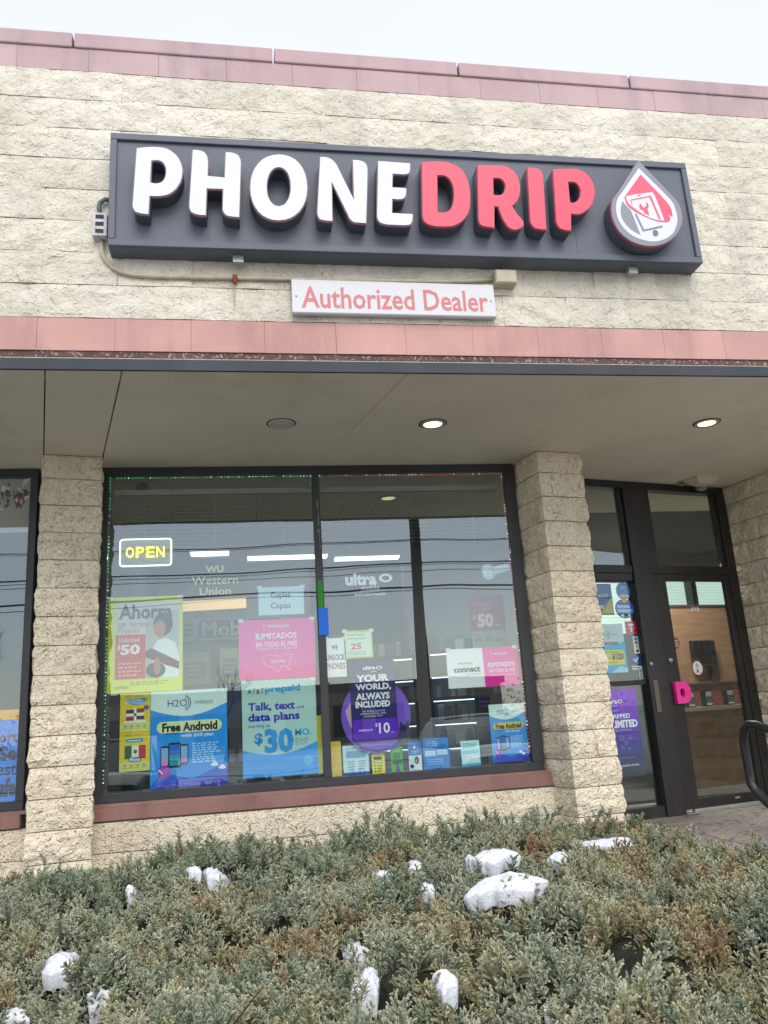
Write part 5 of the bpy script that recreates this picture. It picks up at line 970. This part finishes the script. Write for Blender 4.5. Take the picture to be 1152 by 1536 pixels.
for x, y, w, lab, sd, side in ((1.28, 9.35, .62, 'left bay of phone case shelving behind the right pane', 3, 'left'), (1.93, 8.75, .80, 'right bay of phone case shelving behind the right pane', 4, 'right')):
    e, rs, w = case_wall(x, y, w, lab, sd, R(-14))
    for k in range(6):
        u = .07
        while u < w - .07:
            h_ = rs.choice((.11, .15, .17)); wd = rs.choice((.045, .07, .09)); c = rs.choice(('#b9c4cc', '#93a3b3', '#2b3038', '#d9dee2', '#4f6fa6', '#20242a', '#aab7bf', '#8fa0ae', '#2f5fae', '#c4ced4'))
            if rs.random() < .85: product(e, u + wd / 2, -.10 - rs.random() * .06, .336 + k * .245, h_, wd, c, '%s %s phone case, %s shelf of %s bay, %s' % ({.11: 'short', .15: 'medium', .17: 'tall'}[h_], CN[c], ('lowest', 'second lowest', 'third lowest', 'third highest', 'second highest', 'top')[k], side, 'left end' if u < w * .33 else 'middle' if u < w * .62 else 'right end'), 'phone cases on the %s shelving' % side)
            u += wd + rs.uniform(.008, .03)
# office chair
ch = empty('office_chair', (2.55, 7.75, IF_), 'black office chair behind the right pane', 'chair')
o = MB().box(-.22, .22, -.22, .22, .46, .54).build('seat', flat('#15171a', .6), ch); bevel(o, .03, 3)
o = MB().box(-.20, .20, .20, .26, .62, 1.08).build('backrest', flat('#15171a', .6), ch); bevel(o, .028, 3)
MB().tube([(0, 0, .06), (0, 0, .46)], .03, 10).build('post', flat('#3a3d40', .3, .7), ch); MB().box(-.03, .03, .2, .24, .48, .7).build('back_support', flat('#15171a', .6), ch)
for k in range(5): a = R(72 * k); MB().tube([(0, 0, .09), (.27 * math.cos(a), .27 * math.sin(a), .05)], .018, 8).build('leg', flat('#15171a', .5), ch)
# behind the entrance door: wood partition, monitor and counter with card terminals
def Dl(u, v, z): return tuple(FD @ Vector((u, v, z)))
pt = empty('wood_partition', Dl(0, 1.75, IF_), 'brown wood panel partition behind the entrance door', 'partition', rotz=DA)
MB().box(1.9, 2.95, 0, .04, 0, 1.04 - IF_).build('panel', M['wood'], pt); MB().box(2.953, 4.4, 0, .04, 0, 1.04 - IF_).build('panel', M['wood'], pt); MB().box(1.88, 4.4, -.01, .05, 1.0405 - IF_, 1.07 - IF_).build('top_trim', flat('#3d3129', .5), pt)
mo = empty('monitor', Dl(2.72, 1.70, .36), 'black wall monitor on the brown partition', 'monitor', rotz=DA); o = MB().box(-.17, .17, -.03, .02, 0, .29).build('housing', flat('#16181b', .4), mo); bevel(o, .006); MB().box(-.155, .155, -.032, -.0305, .015, .275).build('screen', flat('#0b0d10', .15), mo); MB().box(.10, .13, 0, .045, -.42, 0).build('cable_duct', flat('#2c2926', .6), mo)
cn_ = empty('counter', Dl(2.3, 1.2, IF_), 'brown wood service counter behind the lower part of the door', 'counter', rotz=DA)
MB().box(-.55, 1.8, 0, .45, 0, .76).build('front', M['wood'], cn_); o = MB().box(-.6, 1.85, -.05, .5, .7605, .80).build('top', flat('#8d8578', .4), cn_); MB().box(-.6, 1.85, .4, .42, .8005, 1.02).build('screen', flat('#6b3a34', .5), cn_); MB().box(-.6, 1.85, .38, .43, 1.0205, 1.05).build('rail', flat('#2a2724', .5), cn_)
for k, (u, c) in enumerate(((1.98, 'left'), (2.22, 'middle'), (2.52, 'right'))):
    t_ = empty('card_terminal', Dl(u, 1.22, IF_ + .801), '%s black card terminal standing on the service counter' % c, 'card terminal', 'card terminals on the counter', DA)
    o = MB().box(-.05, .05, -.02, .05, 0, .17).build('body', flat('#1c1e21', .4), t_); bevel(o, .006); MB().box(-.038, .038, -.0225, -.0205, .10, .15).build('display', flat('#8fa39e', .3), t_)
    for i in range(4): MB().box(-.036, .036, -.0225, -.0205, .015 + .019 * i, .028 + .019 * i).build('key_row', flat('#c9ccce' if i == 0 else '#5b6064', .4), t_)
o = MB().box(2.28, 2.46, 0, .1, 0, .09).build('receipt_box', flat('#7a2f33', .5)); o.location = Dl(0, 1.25, IF_ + .801); o.rotation_euler = (0, 0, DA); tag(o, 'dark red box between the card terminals', 'box')
# hanging wires inside
for k, (pts, lab) in enumerate(((((-.55 + .0, 0, 0), (-.54, 0, -.36)), 'thin black hanging wire above the OPEN sign'), (((.08, 0, .0), (.08, 0, -.36)), 'thin black hanging wire above the Copies sheet'), (((.66, 0, -.36), (.85, 0, 0.02), (1.08, 0, -.38)), 'thin black cord hanging in an inverted V in the right pane'))):
    x0 = pts[0][0]; o = MB().tube([(p[0] - x0, 0, p[2]) for p in pts], .0022, 5).build('hanging_wire', flat('#1d1f20', .6)); o.location = (x0, 6.05, 1.80); tag(o, lab, 'wire')
sp = MB().lathe([(0.0001, 0.05), (.04, .045), (.055, 0), (.03, -.04), (.0001, -.045)], (0, 0, 0), n=16).build('ceiling_camera', flat('#1d2022', .4)); sp.location = (-.80, 6.3, 1.86); tag(sp, 'small black camera at the top left corner inside the big window', 'camera')
# neighbouring shop beyond the party wall
o = MB().box(-4, -1.9, 9, 9.4, IF_, .2).build('neighbour_counter', M['inner_wall']); tag(o, 'pale counter inside the neighbouring shop', 'counter')
# ------------------------------------------------------------------ across the lot: everything the glass reflects
def pole(x, y, label, h=8.6, tf=True):
    e = empty('utility_pole', (x, y, LOT), label, 'utility pole', 'utility poles along the road')
    MB().tube([(0, 0, 0), (0, 0, h * .5), (0, 0, h)], [.20, .18, .14], 12).build('shaft', M['pole'], e, smooth=True)
    MB().box(-1.1, 1.1, -.06, .06, h - .55, h - .43).build('cross_arm', M['pole'], e)
    for k in (-.95, -.5, .5, .95): MB().lathe([(0.0001, .16), (.04, .15), (.05, .05), (.03, 0)], (k, 0, h - .43), n=10).build('insulator', flat('#8c8f92', .3), e, smooth=True)
    if tf: MB().lathe([(0.0001, .9), (.22, .88), (.22, 0), (.0001, 0)], (.36, 0, h - 2.2), n=14).build('transformer', flat('#73777a', .5), e, smooth=True)
pole(5.15, -12.1, 'weathered utility pole across the lot, straight behind the viewer', tf=False); pole(-24, -12.1, 'weathered utility pole far to the left across the lot'); pole(34, -12.1, 'weathered utility pole far to the right across the lot')
def wire(z, dz, sag, label, r=.014, y=-12.1):
    pts = []
    for (xa, xb) in ((-24, 5.15), (5.15, 34)):
        for k in range(13):
            t = k / 12; pts.append((xa + (xb - xa) * t, 0, (z + dz * (xa + (xb - xa) * t)) - sag * 4 * t * (1 - t)))
    o = MB().tube(pts, r, 5).build('power_line', flat('#141619', .6)); o.location = (0, y, 0); tag(o, label, 'power line', 'power lines between the poles')
for k, (z, r, dy, sg) in enumerate(((5.32, .014, 0, .10), (5.22, .008, .3, .12), (4.60, .022, 0, .16), (4.50, .010, .2, .2), (4.38, .010, -.2, .12), (3.86, .030, 0, .12), (3.74, .012, .2, .22))):
    wire(z, .002, sg, 'black overhead cable, number %s from the top between the utility poles' % ('one', 'two', 'three', 'four', 'five', 'six', 'seven')[k], r, -12.1 + dy)
def bare_tree(x, y, h, label, seed):
    e = empty('bare_tree', (x, y, LOT), label, 'tree', 'bare trees across the road'); rs = random.Random(seed); mb = MB(); tr = MB()
    tr.tube([(0, 0, 0), (.05, 0, h * .2), (0, .04, h * .4)], [h * .022, h * .017, h * .012], 8); tr.build('trunk', M['bark'], e, smooth=True)
    def br(p, d, L_, r, lv):
        q = p + d * L_; mid = p + d * L_ * .5 + Vector((rs.uniform(-1, 1), rs.uniform(-1, 1), 0)) * L_ * .06
        mb.tube([p, mid, q], [r, r * .8, r * .55], 4 if lv > 1 else 6, False)
        if lv >= 5: return
        for k in range(rs.choice((2, 3, 3))):
            nd = (d + Vector((rs.uniform(-1, 1), rs.uniform(-1, 1), rs.uniform(-.3, .6))) * .62).normalized(); br(p.lerp(q, rs.uniform(.55, 1)), nd, L_ * rs.uniform(.62, .82), r * .58, lv + 1)
    for k in range(5):
        a = rs.random() * 6.28; br(Vector((0, .04 * 0, h * rs.uniform(.28, .4))), Vector((math.cos(a) * .5, math.sin(a) * .5, 1)).normalized(), h * .2, h * .008, 1)
    mb.build('crown', M['bark'], e)
for k, (x, y, h, lab) in enumerate(((-9.5, -33, 8, 'bare tree nearest the left end of the far building'), (-1.2, -31, 5.2, 'low bare tree in front of the far building'), (-15, -36, 9, 'tall bare tree at the left beyond the road'), (21, -36, 7.5, 'bare tree right of the far building'), (24, -38, 9.5, 'tall bare tree far right beyond the road'), (-26, -34, 8.5, 'bare tree farthest left beyond the road'))): bare_tree(x, y, h, lab, k + 1)
fb = empty('far_building', (2, -46, LOT), 'long low beige shop building across the road', 'building')
MB().box(-16, 16, -6, 0, 0, 3.6).build('wall', flat('#8d8478', .9), fb); MB().box(-16.3, 16.3, -6.3, .3, 3.6, 4.1).build('roof_band', flat('#5d5750', .8), fb)
for k in range(10): MB().box(-15 + 3.1 * k, -12.9 + 3.1 * k, .001, .06, .5, 2.6).build('window', flat('#23282d', .2), fb)
tl = MB(); rs = random.Random(4); vs_ = []; fs_ = []
for k in range(15000):
    x = rs.uniform(-90, 90); top = 4.2 + 1.6 * noise.noise(Vector((x * .12, 0, 0))) + 1.0 * noise.noise(Vector((x * .5, 3, 0))); z = rs.uniform(0, max(.5, top)); y = rs.uniform(-66, -58); s_ = rs.uniform(.08, .22); b = len(vs_)
    for q in range(3): vs_.append((x + rs.uniform(-s_, s_), y + rs.uniform(-s_, s_), LOT + z + rs.uniform(-s_, s_)))
    fs_.append((b, b + 1, b + 2))
o = link('far_tree_line', mesh('far_tree_line', vs_, fs_, rich('winter_woods', (.035, .032, .026), (.07, .062, .05), .5, .95, ()))); tag(o, 'distant winter wood beyond the far building', 'wood', kind='stuff')

def car(x, y, paint, label, rz_=0.0):
    e = empty('parked_car', (x, y, LOT), label, 'car', 'cars parked in the lot', rz_)
    # longitudinal stations: y, half width, sill z, belt z
    st_ = [(-2.25, .62, .38, .62), (-2.15, .80, .30, .72), (-1.6, .88, .24, .84), (-.9, .90, .22, .92), (0, .91, .22, .94), (1.0, .90, .22, .95), (1.7, .88, .24, .96), (2.1, .82, .30, .92), (2.22, .66, .40, .80)]
    v = []; f = []
    for (yy, w, z0, z1) in st_:
        for (a, z) in ((-.82, z0), (-1, z0 + .15), (-1.0, (z0 + z1) / 2), (-.97, z1 - .05), (-.85, z1), (0, z1 + .03), (.85, z1), (.97, z1 - .05), (1.0, (z0 + z1) / 2), (1, z0 + .15), (.82, z0)): v.append((a * w, yy, z))
    n = 11
    for i in range(len(st_) - 1):
        for k in range(n): f.append((i * n + k, i * n + (k + 1) % n, (i + 1) * n + (k + 1) % n, (i + 1) * n + k))
    f.append(tuple(range(n))); f.append(tuple((len(st_) - 1) * n + k for k in range(n))[::-1])
    link('body', mesh('body', v, f, flat(paint, .25, spec=.6), True), e)
    cb = [(-1.15, .80, .93, .93), (-.45, .68, .95, 1.38), (.2, .66, .95, 1.46), (.95, .66, .96, 1.42), (1.75, .76, .96, .97)]
    v = []; f = []
    for (yy, w, z0, z1) in cb: v += [(-.82, yy, z0), (-w, yy, z1), (w, yy, z1), (.82, yy, z0)]
    for i in range(4):
        for k in range(3): f.append((4 * i + k, 4 * i + k + 1, 4 * i + 4 + k + 1, 4 * i + 4 + k))
    link('cabin_glass', mesh('cabin_glass', v, f, flat('#15191d', .1, spec=.8)), e)
    o = MB().box(-.62, .62, -.42, .92, 1.42, 1.475).build('roof', flat(paint, .25, spec=.6), e); bevel(o, .025, 2)
    for sx in (-1, 1):
        for yy in (-1.4, 1.35):
            w_ = MB().lathe([(.20, -.1), (.31, -.1), (.33, -.06), (.33, .06), (.31, .1), (.20, .1)], (0, 0, 0), 'x', 20).build('wheel', flat('#141414', .8), e, (sx * .80, yy, .33), smooth=True)
            MB().lathe([(0.0001, sx * .09), (.12, sx * .085), (.20, sx * .1)], (0, 0, 0), 'x', 16).build('rim', flat('#8b8e92', .3, .7), w_, smooth=True)
        MB().box(sx * .72 - .12, sx * .72 + .12, 2.13, 2.19, .60, .72).build('headlight', flat('#cfd6dc', .1), e)
        MB().box(sx * 1.0 - .09, sx * 1.0 + .09, .75, .95, .95, 1.08).build('mirror', flat(paint, .3), e)
    MB().box(-.4, .4, 2.15, 2.235, .45, .58).build('grille', flat('#1b1d20', .5), e)
car(4.1, -3.6, '#c9ccd0', 'silver white car parked right behind the viewer'); car(-2.3, -3.5, '#2f353d', 'dark grey car parked left behind the viewer'); car(-7.8, -3.5, '#8a1f24', 'red car parked far left in the lot'); car(9.6, -3.6, '#1f3b66', 'blue car parked far right in the lot')
# ------------------------------------------------------------------ juniper bed
rj = random.Random(21)
mounds = []
gx = -2.6
while gx < 4.4:
    gy = .75
    while gy < 5.6:
        x, y = gx + rj.uniform(-.11, .11), gy + rj.uniform(-.11, .11)
        mounds.append((x, y, rj.uniform(.14, .27), rj.uniform(-.07, .10), rj.random())); gy += .31
    gx += .31
marr = np.array(mounds)
def xmax(y): return 2.62 + max(0, min(1.3, (4.45 - y) * .75))
def inside(x, y): return -3.2 < x < xmax(y) and .72 < y < 5.42 + .03 * math.sin(x * 9)
def bush_h(x, y):
    base = -0.875 + .05 * noise.noise(Vector((x * .8, y * .8, 3))) - .03 * max(0, -x)
    base += -.05 * max(0, (y - 4.9) / .5) + (.0 if y < 4 else .04 * max(0, min(1, (x + .2) / .8)) * max(0, min(1, (2.2 - x) / .8)))
    base -= .07 * max(0, min(1, (x - 1.5) / 1.0)) * max(0, min(1, (y - 2.6) / 1.2))
    base -= .25 * max(0, min(1, (x - (xmax(y) - .25)) / .25)) ** 2
    d2 = (marr[:, 0] - x) ** 2 + (marr[:, 1] - y) ** 2
    near = d2 < .14
    best = 0; bi = 0
    for i in np.nonzero(near)[0]:
        m_ = marr[i]; q = d2[i] / (m_[2] * m_[2] * 1.25)
        if q < 1:
            h = (1 - q) ** .6 * (.16 + m_[3]) + .02
            if h > best: best = h; bi = i
    return base + best, (bi if best > 0 else -1)
def sprig(seed, L_=.115, n=14, kind=0):
    rs = random.Random(seed); v = []; f = []; tip = []
    def cone(p, q, r, t0, t1):
        d = (q - p).normalized(); a = d.orthogonal().normalized() * r; b_ = d.cross(a); b = len(v)
        for k in range(3): t = k * 2.0944; v.append(p + a * math.cos(t) + b_ * math.sin(t)); tip.append(t0)
        m_ = p.lerp(q, .62)
        for k in range(3): t = k * 2.0944 + .5; v.append(m_ + (a * math.cos(t) + b_ * math.sin(t)) * .85); tip.append((t0 + t1) / 2)
        v.append(q); tip.append(t1)
        for k in range(3): k2 = (k + 1) % 3; f.append((b + k, b + k2, b + 3 + k2, b + 3 + k)); f.append((b + 3 + k, b + 3 + k2, b + 6))
    bend = Vector((rs.uniform(-.25, .25), rs.uniform(-.25, .25), 0))
    P_ = lambda t: Vector((0, 0, t * L_)) + bend * L_ * t * t
    for i in range(4): cone(P_(i / 4), P_((i + 1.1) / 4), .0028 * (1 - i * .12), i / 5, (i + 1) / 5)
    ga = rs.random() * 6
    for i in range(n):
        t = .10 + .88 * i / n; p = P_(t); ga += 2.4 + rs.uniform(-.4, .4); side = Vector((math.cos(ga), math.sin(ga) * (.65 if kind else 1), 0))
        d = (side * rs.uniform(.8, 1.1) + Vector((0, 0, 1)) * rs.uniform(.5, 1.0)).normalized(); l = L_ * (.46 * (1 - t * .62)) * rs.uniform(.7, 1.1)
        q = p + d * l; cone(p, q, .0029, .25 + t * .4, .85)
        for j in range(5):
            u = .25 + .17 * j; pp = p.lerp(q, u); sd = d.cross(Vector((rs.uniform(-1, 1), rs.uniform(-1, 1), rs.uniform(-1, 1)))).normalized()
            dd = (d * 1.0 + sd * .75 + Vector((0, 0, .25))).normalized(); cone(pp, pp + dd * l * rs.uniform(.28, .46), .0029, .45 + .3 * u, 1.0)
    me = mesh('juniper_sprig', v, f, M['juniper'])
    at_ = me.attributes.new('tip', 'FLOAT', 'POINT'); at_.data.foreach_set('value', tip)
    o = bpy.data.objects.new('juniper_sprig', me); return o
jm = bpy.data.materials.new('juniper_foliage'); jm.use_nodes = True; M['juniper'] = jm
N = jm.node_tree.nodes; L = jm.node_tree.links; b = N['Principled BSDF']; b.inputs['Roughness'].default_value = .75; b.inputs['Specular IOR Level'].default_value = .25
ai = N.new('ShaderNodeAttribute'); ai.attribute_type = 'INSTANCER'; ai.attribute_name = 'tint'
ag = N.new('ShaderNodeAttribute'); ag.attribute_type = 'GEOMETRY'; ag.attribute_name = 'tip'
base_r = N.new('ShaderNodeValToRGB'); cr_ = base_r.color_ramp; cr_.elements[0].position = 0; cr_.elements[0].color = (.018, .030, .012, 1); cr_.elements[1].position = 1; cr_.elements[1].color = (.19, .115, .055, 1)  # sprig bases darkened in colour to deepen the shade between shoots
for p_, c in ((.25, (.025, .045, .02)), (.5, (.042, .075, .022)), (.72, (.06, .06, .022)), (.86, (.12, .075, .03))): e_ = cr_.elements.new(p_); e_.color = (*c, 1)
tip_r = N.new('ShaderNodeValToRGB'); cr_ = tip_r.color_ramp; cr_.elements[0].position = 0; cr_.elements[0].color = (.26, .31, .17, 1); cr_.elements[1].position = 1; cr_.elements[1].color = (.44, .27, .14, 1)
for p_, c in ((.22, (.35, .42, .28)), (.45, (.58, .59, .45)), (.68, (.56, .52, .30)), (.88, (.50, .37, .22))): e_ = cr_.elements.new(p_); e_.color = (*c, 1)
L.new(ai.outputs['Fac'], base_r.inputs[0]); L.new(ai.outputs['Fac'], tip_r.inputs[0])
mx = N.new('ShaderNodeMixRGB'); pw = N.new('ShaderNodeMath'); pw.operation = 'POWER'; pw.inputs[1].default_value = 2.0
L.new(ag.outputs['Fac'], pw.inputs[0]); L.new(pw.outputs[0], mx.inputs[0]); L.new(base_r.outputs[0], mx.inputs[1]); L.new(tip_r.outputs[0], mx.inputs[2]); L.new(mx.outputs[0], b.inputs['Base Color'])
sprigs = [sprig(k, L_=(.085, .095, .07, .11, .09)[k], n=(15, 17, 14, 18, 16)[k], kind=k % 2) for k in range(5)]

# dark sheet under the foliage, inner shade put into its colour
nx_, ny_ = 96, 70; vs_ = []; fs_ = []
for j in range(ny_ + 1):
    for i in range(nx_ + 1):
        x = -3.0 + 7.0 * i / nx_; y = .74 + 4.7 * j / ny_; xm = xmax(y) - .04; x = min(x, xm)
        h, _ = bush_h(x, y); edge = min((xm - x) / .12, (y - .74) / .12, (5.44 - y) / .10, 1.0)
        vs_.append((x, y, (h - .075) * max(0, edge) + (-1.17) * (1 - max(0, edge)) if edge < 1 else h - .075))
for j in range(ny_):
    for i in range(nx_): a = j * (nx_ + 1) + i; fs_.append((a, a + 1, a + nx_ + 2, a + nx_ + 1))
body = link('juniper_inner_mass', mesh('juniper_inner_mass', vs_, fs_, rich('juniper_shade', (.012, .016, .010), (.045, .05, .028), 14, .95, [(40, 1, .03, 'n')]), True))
tag(body, 'dark sheet beneath the juniper foliage of the bed, coloured as inner shade', 'shrub', kind='stuff')

# foliage points
pts = []; rot = []; scl = []; tint = []; idx = []
def put(x, y, z, dirv, s, t, k):
    q = dirv.to_track_quat('Z', 'Y').to_matrix() @ Matrix.Rotation(rj.random() * 6.28, 3, 'Z')
    pts.append((x, y, z)); e_ = q.to_euler(); rot.append((e_.x, e_.y, e_.z)); scl.append(s); tint.append(t); idx.append(k)
HC = {}
def hgt(x, y):
    k = (round(x * 50), round(y * 50))
    if k not in HC: HC[k] = bush_h(k[0] / 50, k[1] / 50)
    return HC[k]
yy = .75
while yy < 5.43:
    # finer and denser near the viewer
    step_ = .036
    xx = -1.1 - yy * .36
    while xx < xmax(yy):
        x, y = xx + rj.uniform(-.02, .02), yy + rj.uniform(-.02, .02); xx += step_
        if not inside(x, y) or x > .45 * y + .75 + .6 and y < 2: continue
        h, bi = hgt(x, y); hx = hgt(x + .05, y)[0] - hgt(x - .05, y)[0]; hy = hgt(x, y + .05)[0] - hgt(x, y - .05)[0]
        n_ = Vector((-hx * 6, -hy * 6, 1)).normalized()
        if bi < 0 and rj.random() < .97: continue
        if noise.noise(Vector((x * 4.2, y * 4.2, 11))) > .40: continue
        patch = noise.noise(Vector((x * 2.6, y * 2.6, 7))) * .36 + noise.noise(Vector((x * .6 + 9, y * .6, 1))) * .10
        t = .47 + patch * 1.25 + (marr[bi][4] - .5) * .30 + rj.gauss(0, .09)
        if x > 1.0 and y > 2.2: t += .06
        if y > 4.4 and x < 2.2: t -= .18
        if y < 3.4: t += .07
        if rj.random() < .012: t = rj.uniform(.8, .95)
        d = (n_ * .9 + Vector((0, 0, .75)) + Vector((rj.gauss(0, .42), rj.gauss(0, .42) - .12, 0))).normalized()
        put(x, y, h - rj.uniform(.06, .14), d, rj.choice((rj.uniform(.55, .85), rj.uniform(.8, 1.1), rj.uniform(1.0, 1.4))), min(1, max(0, t)), rj.randrange(5))
    yy += step_
# longer arching shoots with sprigs along them, breaking the outline
for k in range(420):
    y = rj.uniform(.9, 5.35) if rj.random() < .65 else rj.uniform(4.7, 5.38); x = rj.uniform(-.4 - y * .36, min(.5 * y + 1.0, xmax(y)))
    if not inside(x, y): continue
    h, bi = hgt(x, y); a = rj.random() * 6.28; tl_ = rj.uniform(.5, 1.1); dv = Vector((math.cos(a) * tl_, math.sin(a) * tl_, 1)).normalized(); Ls = rj.uniform(.05, .13) if y > 4.2 else rj.uniform(.05, .12)
    t = min(1, max(0, .40 + rj.gauss(0, .15) - (.12 if y > 4.4 else 0)))
    for q in range(6):
        p_ = Vector((x, y, h - .03)) + dv * Ls * q / 5; put(p_.x, p_.y, p_.z, (dv + Vector((rj.gauss(0, .5), rj.gauss(0, .5), rj.gauss(0, .2)))).normalized(), rj.uniform(.35, .62), t, rj.randrange(5))
pm = bpy.data.meshes.new('juniper_points'); pm.from_pydata(pts, [], [])
for nm, ty, data in (('rot', 'FLOAT_VECTOR', rot), ('scl', 'FLOAT', scl), ('tint', 'FLOAT', tint), ('pick', 'INT', idx)):
    a_ = pm.attributes.new(nm, ty, 'POINT'); a_.data.foreach_set('vector' if ty == 'FLOAT_VECTOR' else 'value', np.array(data).ravel())
jun = link('juniper_foliage', pm); tag(jun, 'frosted grey green juniper ground cover filling the planting bed', 'shrub', kind='stuff')
ng = bpy.data.node_groups.new('foliage', 'GeometryNodeTree')
ng.interface.new_socket('Geometry', in_out='INPUT', socket_type='NodeSocketGeometry'); ng.interface.new_socket('Geometry', in_out='OUTPUT', socket_type='NodeSocketGeometry')
G = ng.nodes; K = ng.links; gi = G.new('NodeGroupInput'); go = G.new('NodeGroupOutput'); jn = G.new('GeometryNodeJoinGeometry')
for o in reversed(sprigs):
    oi = G.new('GeometryNodeObjectInfo'); oi.inputs['Object'].default_value = o; oi.inputs['As Instance'].default_value = True; K.new(oi.outputs['Geometry'], jn.inputs[0])
ip = G.new('GeometryNodeInstanceOnPoints'); ip.inputs['Pick Instance'].default_value = True
def na(nm, ty): n = G.new('GeometryNodeInputNamedAttribute'); n.data_type = ty; n.inputs[0].default_value = nm; return n.outputs['Attribute']
e2r = G.new('FunctionNodeEulerToRotation'); K.new(na('rot', 'FLOAT_VECTOR'), e2r.inputs[0]); K.new(e2r.outputs[0], ip.inputs['Rotation'])
K.new(na('scl', 'FLOAT'), ip.inputs['Scale']); K.new(na('pick', 'INT'), ip.inputs['Instance Index'])
K.new(gi.outputs[0], ip.inputs['Points']); K.new(jn.outputs[0], ip.inputs['Instance']); K.new(ip.outputs[0], go.inputs[0])
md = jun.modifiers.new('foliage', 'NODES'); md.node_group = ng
print('sprigs', len(pts))

sm = MB()
for k in range(260):
    y = rj.uniform(1.0, 5.2); x = rj.uniform(-.3 - y * .36, min(.5 * y + .9, xmax(y) - .1))
    h, bi = hgt(x, y); a = rj.random() * 6.28; d = Vector((math.cos(a), math.sin(a), rj.uniform(.3, 1.1))).normalized(); L_ = rj.uniform(.10, .24)
    p0 = Vector((x, y, h - .13)); p1 = p0 + d * L_ * .5 + Vector((0, 0, rj.uniform(0, .02))); p2 = p0 + d * L_ + Vector((0, 0, rj.uniform(-.02, .04)))
    sm.tube([p0, p1, p2], [.004, .003, .0015], 4, False)
tag(sm.build('juniper_stems', flat('#5b4230', .9)), 'thin brown woody stems among the juniper foliage', 'shrub', kind='stuff')

# ------------------------------------------------------------------ snow patches lying on the junipers
def snow(px, py, w, d, hh, label, seed):
    """px, py: where on the bed; w, d: footprint; hh: thickness"""
    h, _ = bush_h(px, py); h = max(h, *(bush_h(px + w * k, py)[0] for k in (-.4, -.2, .2, .4))) + (.016 if w > .12 else .004); v = []; f = []; nr, ns = 10, 40
    for j in range(nr + 1):
        t = (j / nr) * math.pi * .5
        for i in range(ns):
            a = 2 * math.pi * i / ns; q = .92 + .7 * noise.noise(Vector((math.cos(a) * 1.3 + seed * 3, math.sin(a) * 1.3, 0))) + .28 * noise.noise(Vector((math.cos(a) * 4 + seed * 3, math.sin(a) * 4, 5)))
            r = math.cos(t) * q; x = r * math.cos(a) * w / 2; y = r * math.sin(a) * d / 2
            z = math.sin(t) ** 1.15 * hh * .95 + .010 * noise.noise(Vector((x * 26 + seed, y * 26, 1))) + .006 * noise.noise(Vector((x * 60, y * 60, seed))) + .3 * (hgt(px + x, py + y)[0] - h)
            v.append((x, y, z))
    for j in range(nr):
        for i in range(ns): f.append((j * ns + i, j * ns + (i + 1) % ns, (j + 1) * ns + (i + 1) % ns, (j + 1) * ns + i))
    low = len(v)
    for i in range(ns): q = v[i]; v.append((q[0] * .85, q[1] * .85, q[2] - .05))
    for i in range(ns): f.append((low + i, low + (i + 1) % ns, (i + 1) % ns, i))
    o = link('snow_patch', mesh('snow_patch', v, f, M['snow'], True), None, (px, py, h - .006)); tag(o, label, 'snow', 'snow patches on the junipers')
def onbush(x, y):
    """point of the bed seen at a place of the 1152 x 1536 frame"""
    d = fw + rt * ((x - 576) / 1209.48) - up * ((y - 768) / 1209.48); t = 1.2
    while t < 8:
        p_ = d * t
        if p_.y > 5.4 or p_.z < bush_h(p_.x, p_.y)[0]: break
        t += .015
    return p_.x, p_.y
SNOW = [
    (-0.664, 3.261, 0.144, 0.173, 0.038, 'large snow clump at the left edge of the bed, beside a brownish sprig'),
    (-0.465, 2.814, 0.062, 0.056, 0.01, 'small flat snow patch just below the large left clump'),
    (-0.699, 2.799, 0.084, 0.073, 0.013, 'snow patch in the bottom left corner of the bed'),
    (-0.179, 4.249, 0.125, 0.15, 0.039, 'snow lump on the junipers below the México flyer'),
    (-0.278, 4.211, 0.063, 0.07, 0.018, 'tiny snow patch just behind the lump below the flyers'),
    (-0.598, 4.511, 0.053, 0.064, 0.032, 'narrow snow spot left of the lump below the flyers'),
    (0.597, 4.075, 0.111, 0.091, 0.023, 'flat snow patch below the mullion of the big window'),
    (0.774, 4.061, 0.104, 0.114, 0.029, 'snow patch between the mullion patch and the widest clump, upper of a pair'),
    (0.711, 3.585, 0.074, 0.089, 0.039, 'snow patch between the mullion patch and the widest clump, lower of a pair'),
    (1.067, 3.787, 0.204, 0.13, 0.033, 'long snow patch behind the biggest snow clump'),
    (0.892, 3.037, 0.245, 0.167, 0.043, 'biggest snow clump, smooth and white, right of centre'),
    (1.391, 3.829, 0.089, 0.073, 0.019, 'small snow patch right of the long one behind the biggest clump'),
    (1.918, 4.416, 0.37, 0.12, 0.03, 'thin long snow strip near the entrance, farthest right'),
    (0.338, 3.09, 0.095, 0.096, 0.017, 'snow patch above the two lumps at the bottom centre'),
    (0.301, 2.449, 0.079, 0.095, 0.033, 'tall snow lump at the bottom centre, left of two'),
    (0.474, 2.225, 0.07, 0.084, 0.022, 'rounded snow lump at the bottom centre, right of two'),
    (0.7, 2.09, 0.042, 0.051, 0.011, 'small snow spot at the bottom edge right of centre'),
    (0.974, 3.832, 0.046, 0.056, 0.017, 'tiny snow spot at the left end of the long patch')]
for k, (px, py, w, d, hh, lab) in enumerate(SNOW): snow(px, py, w, d, hh, lab, k + 1)

# ------------------------------------------------------------------ lift everything so that the lot lies at z = 0
for o in list(scene.objects):
    if o.parent is None and o is not cam: o.location.z += ZUP
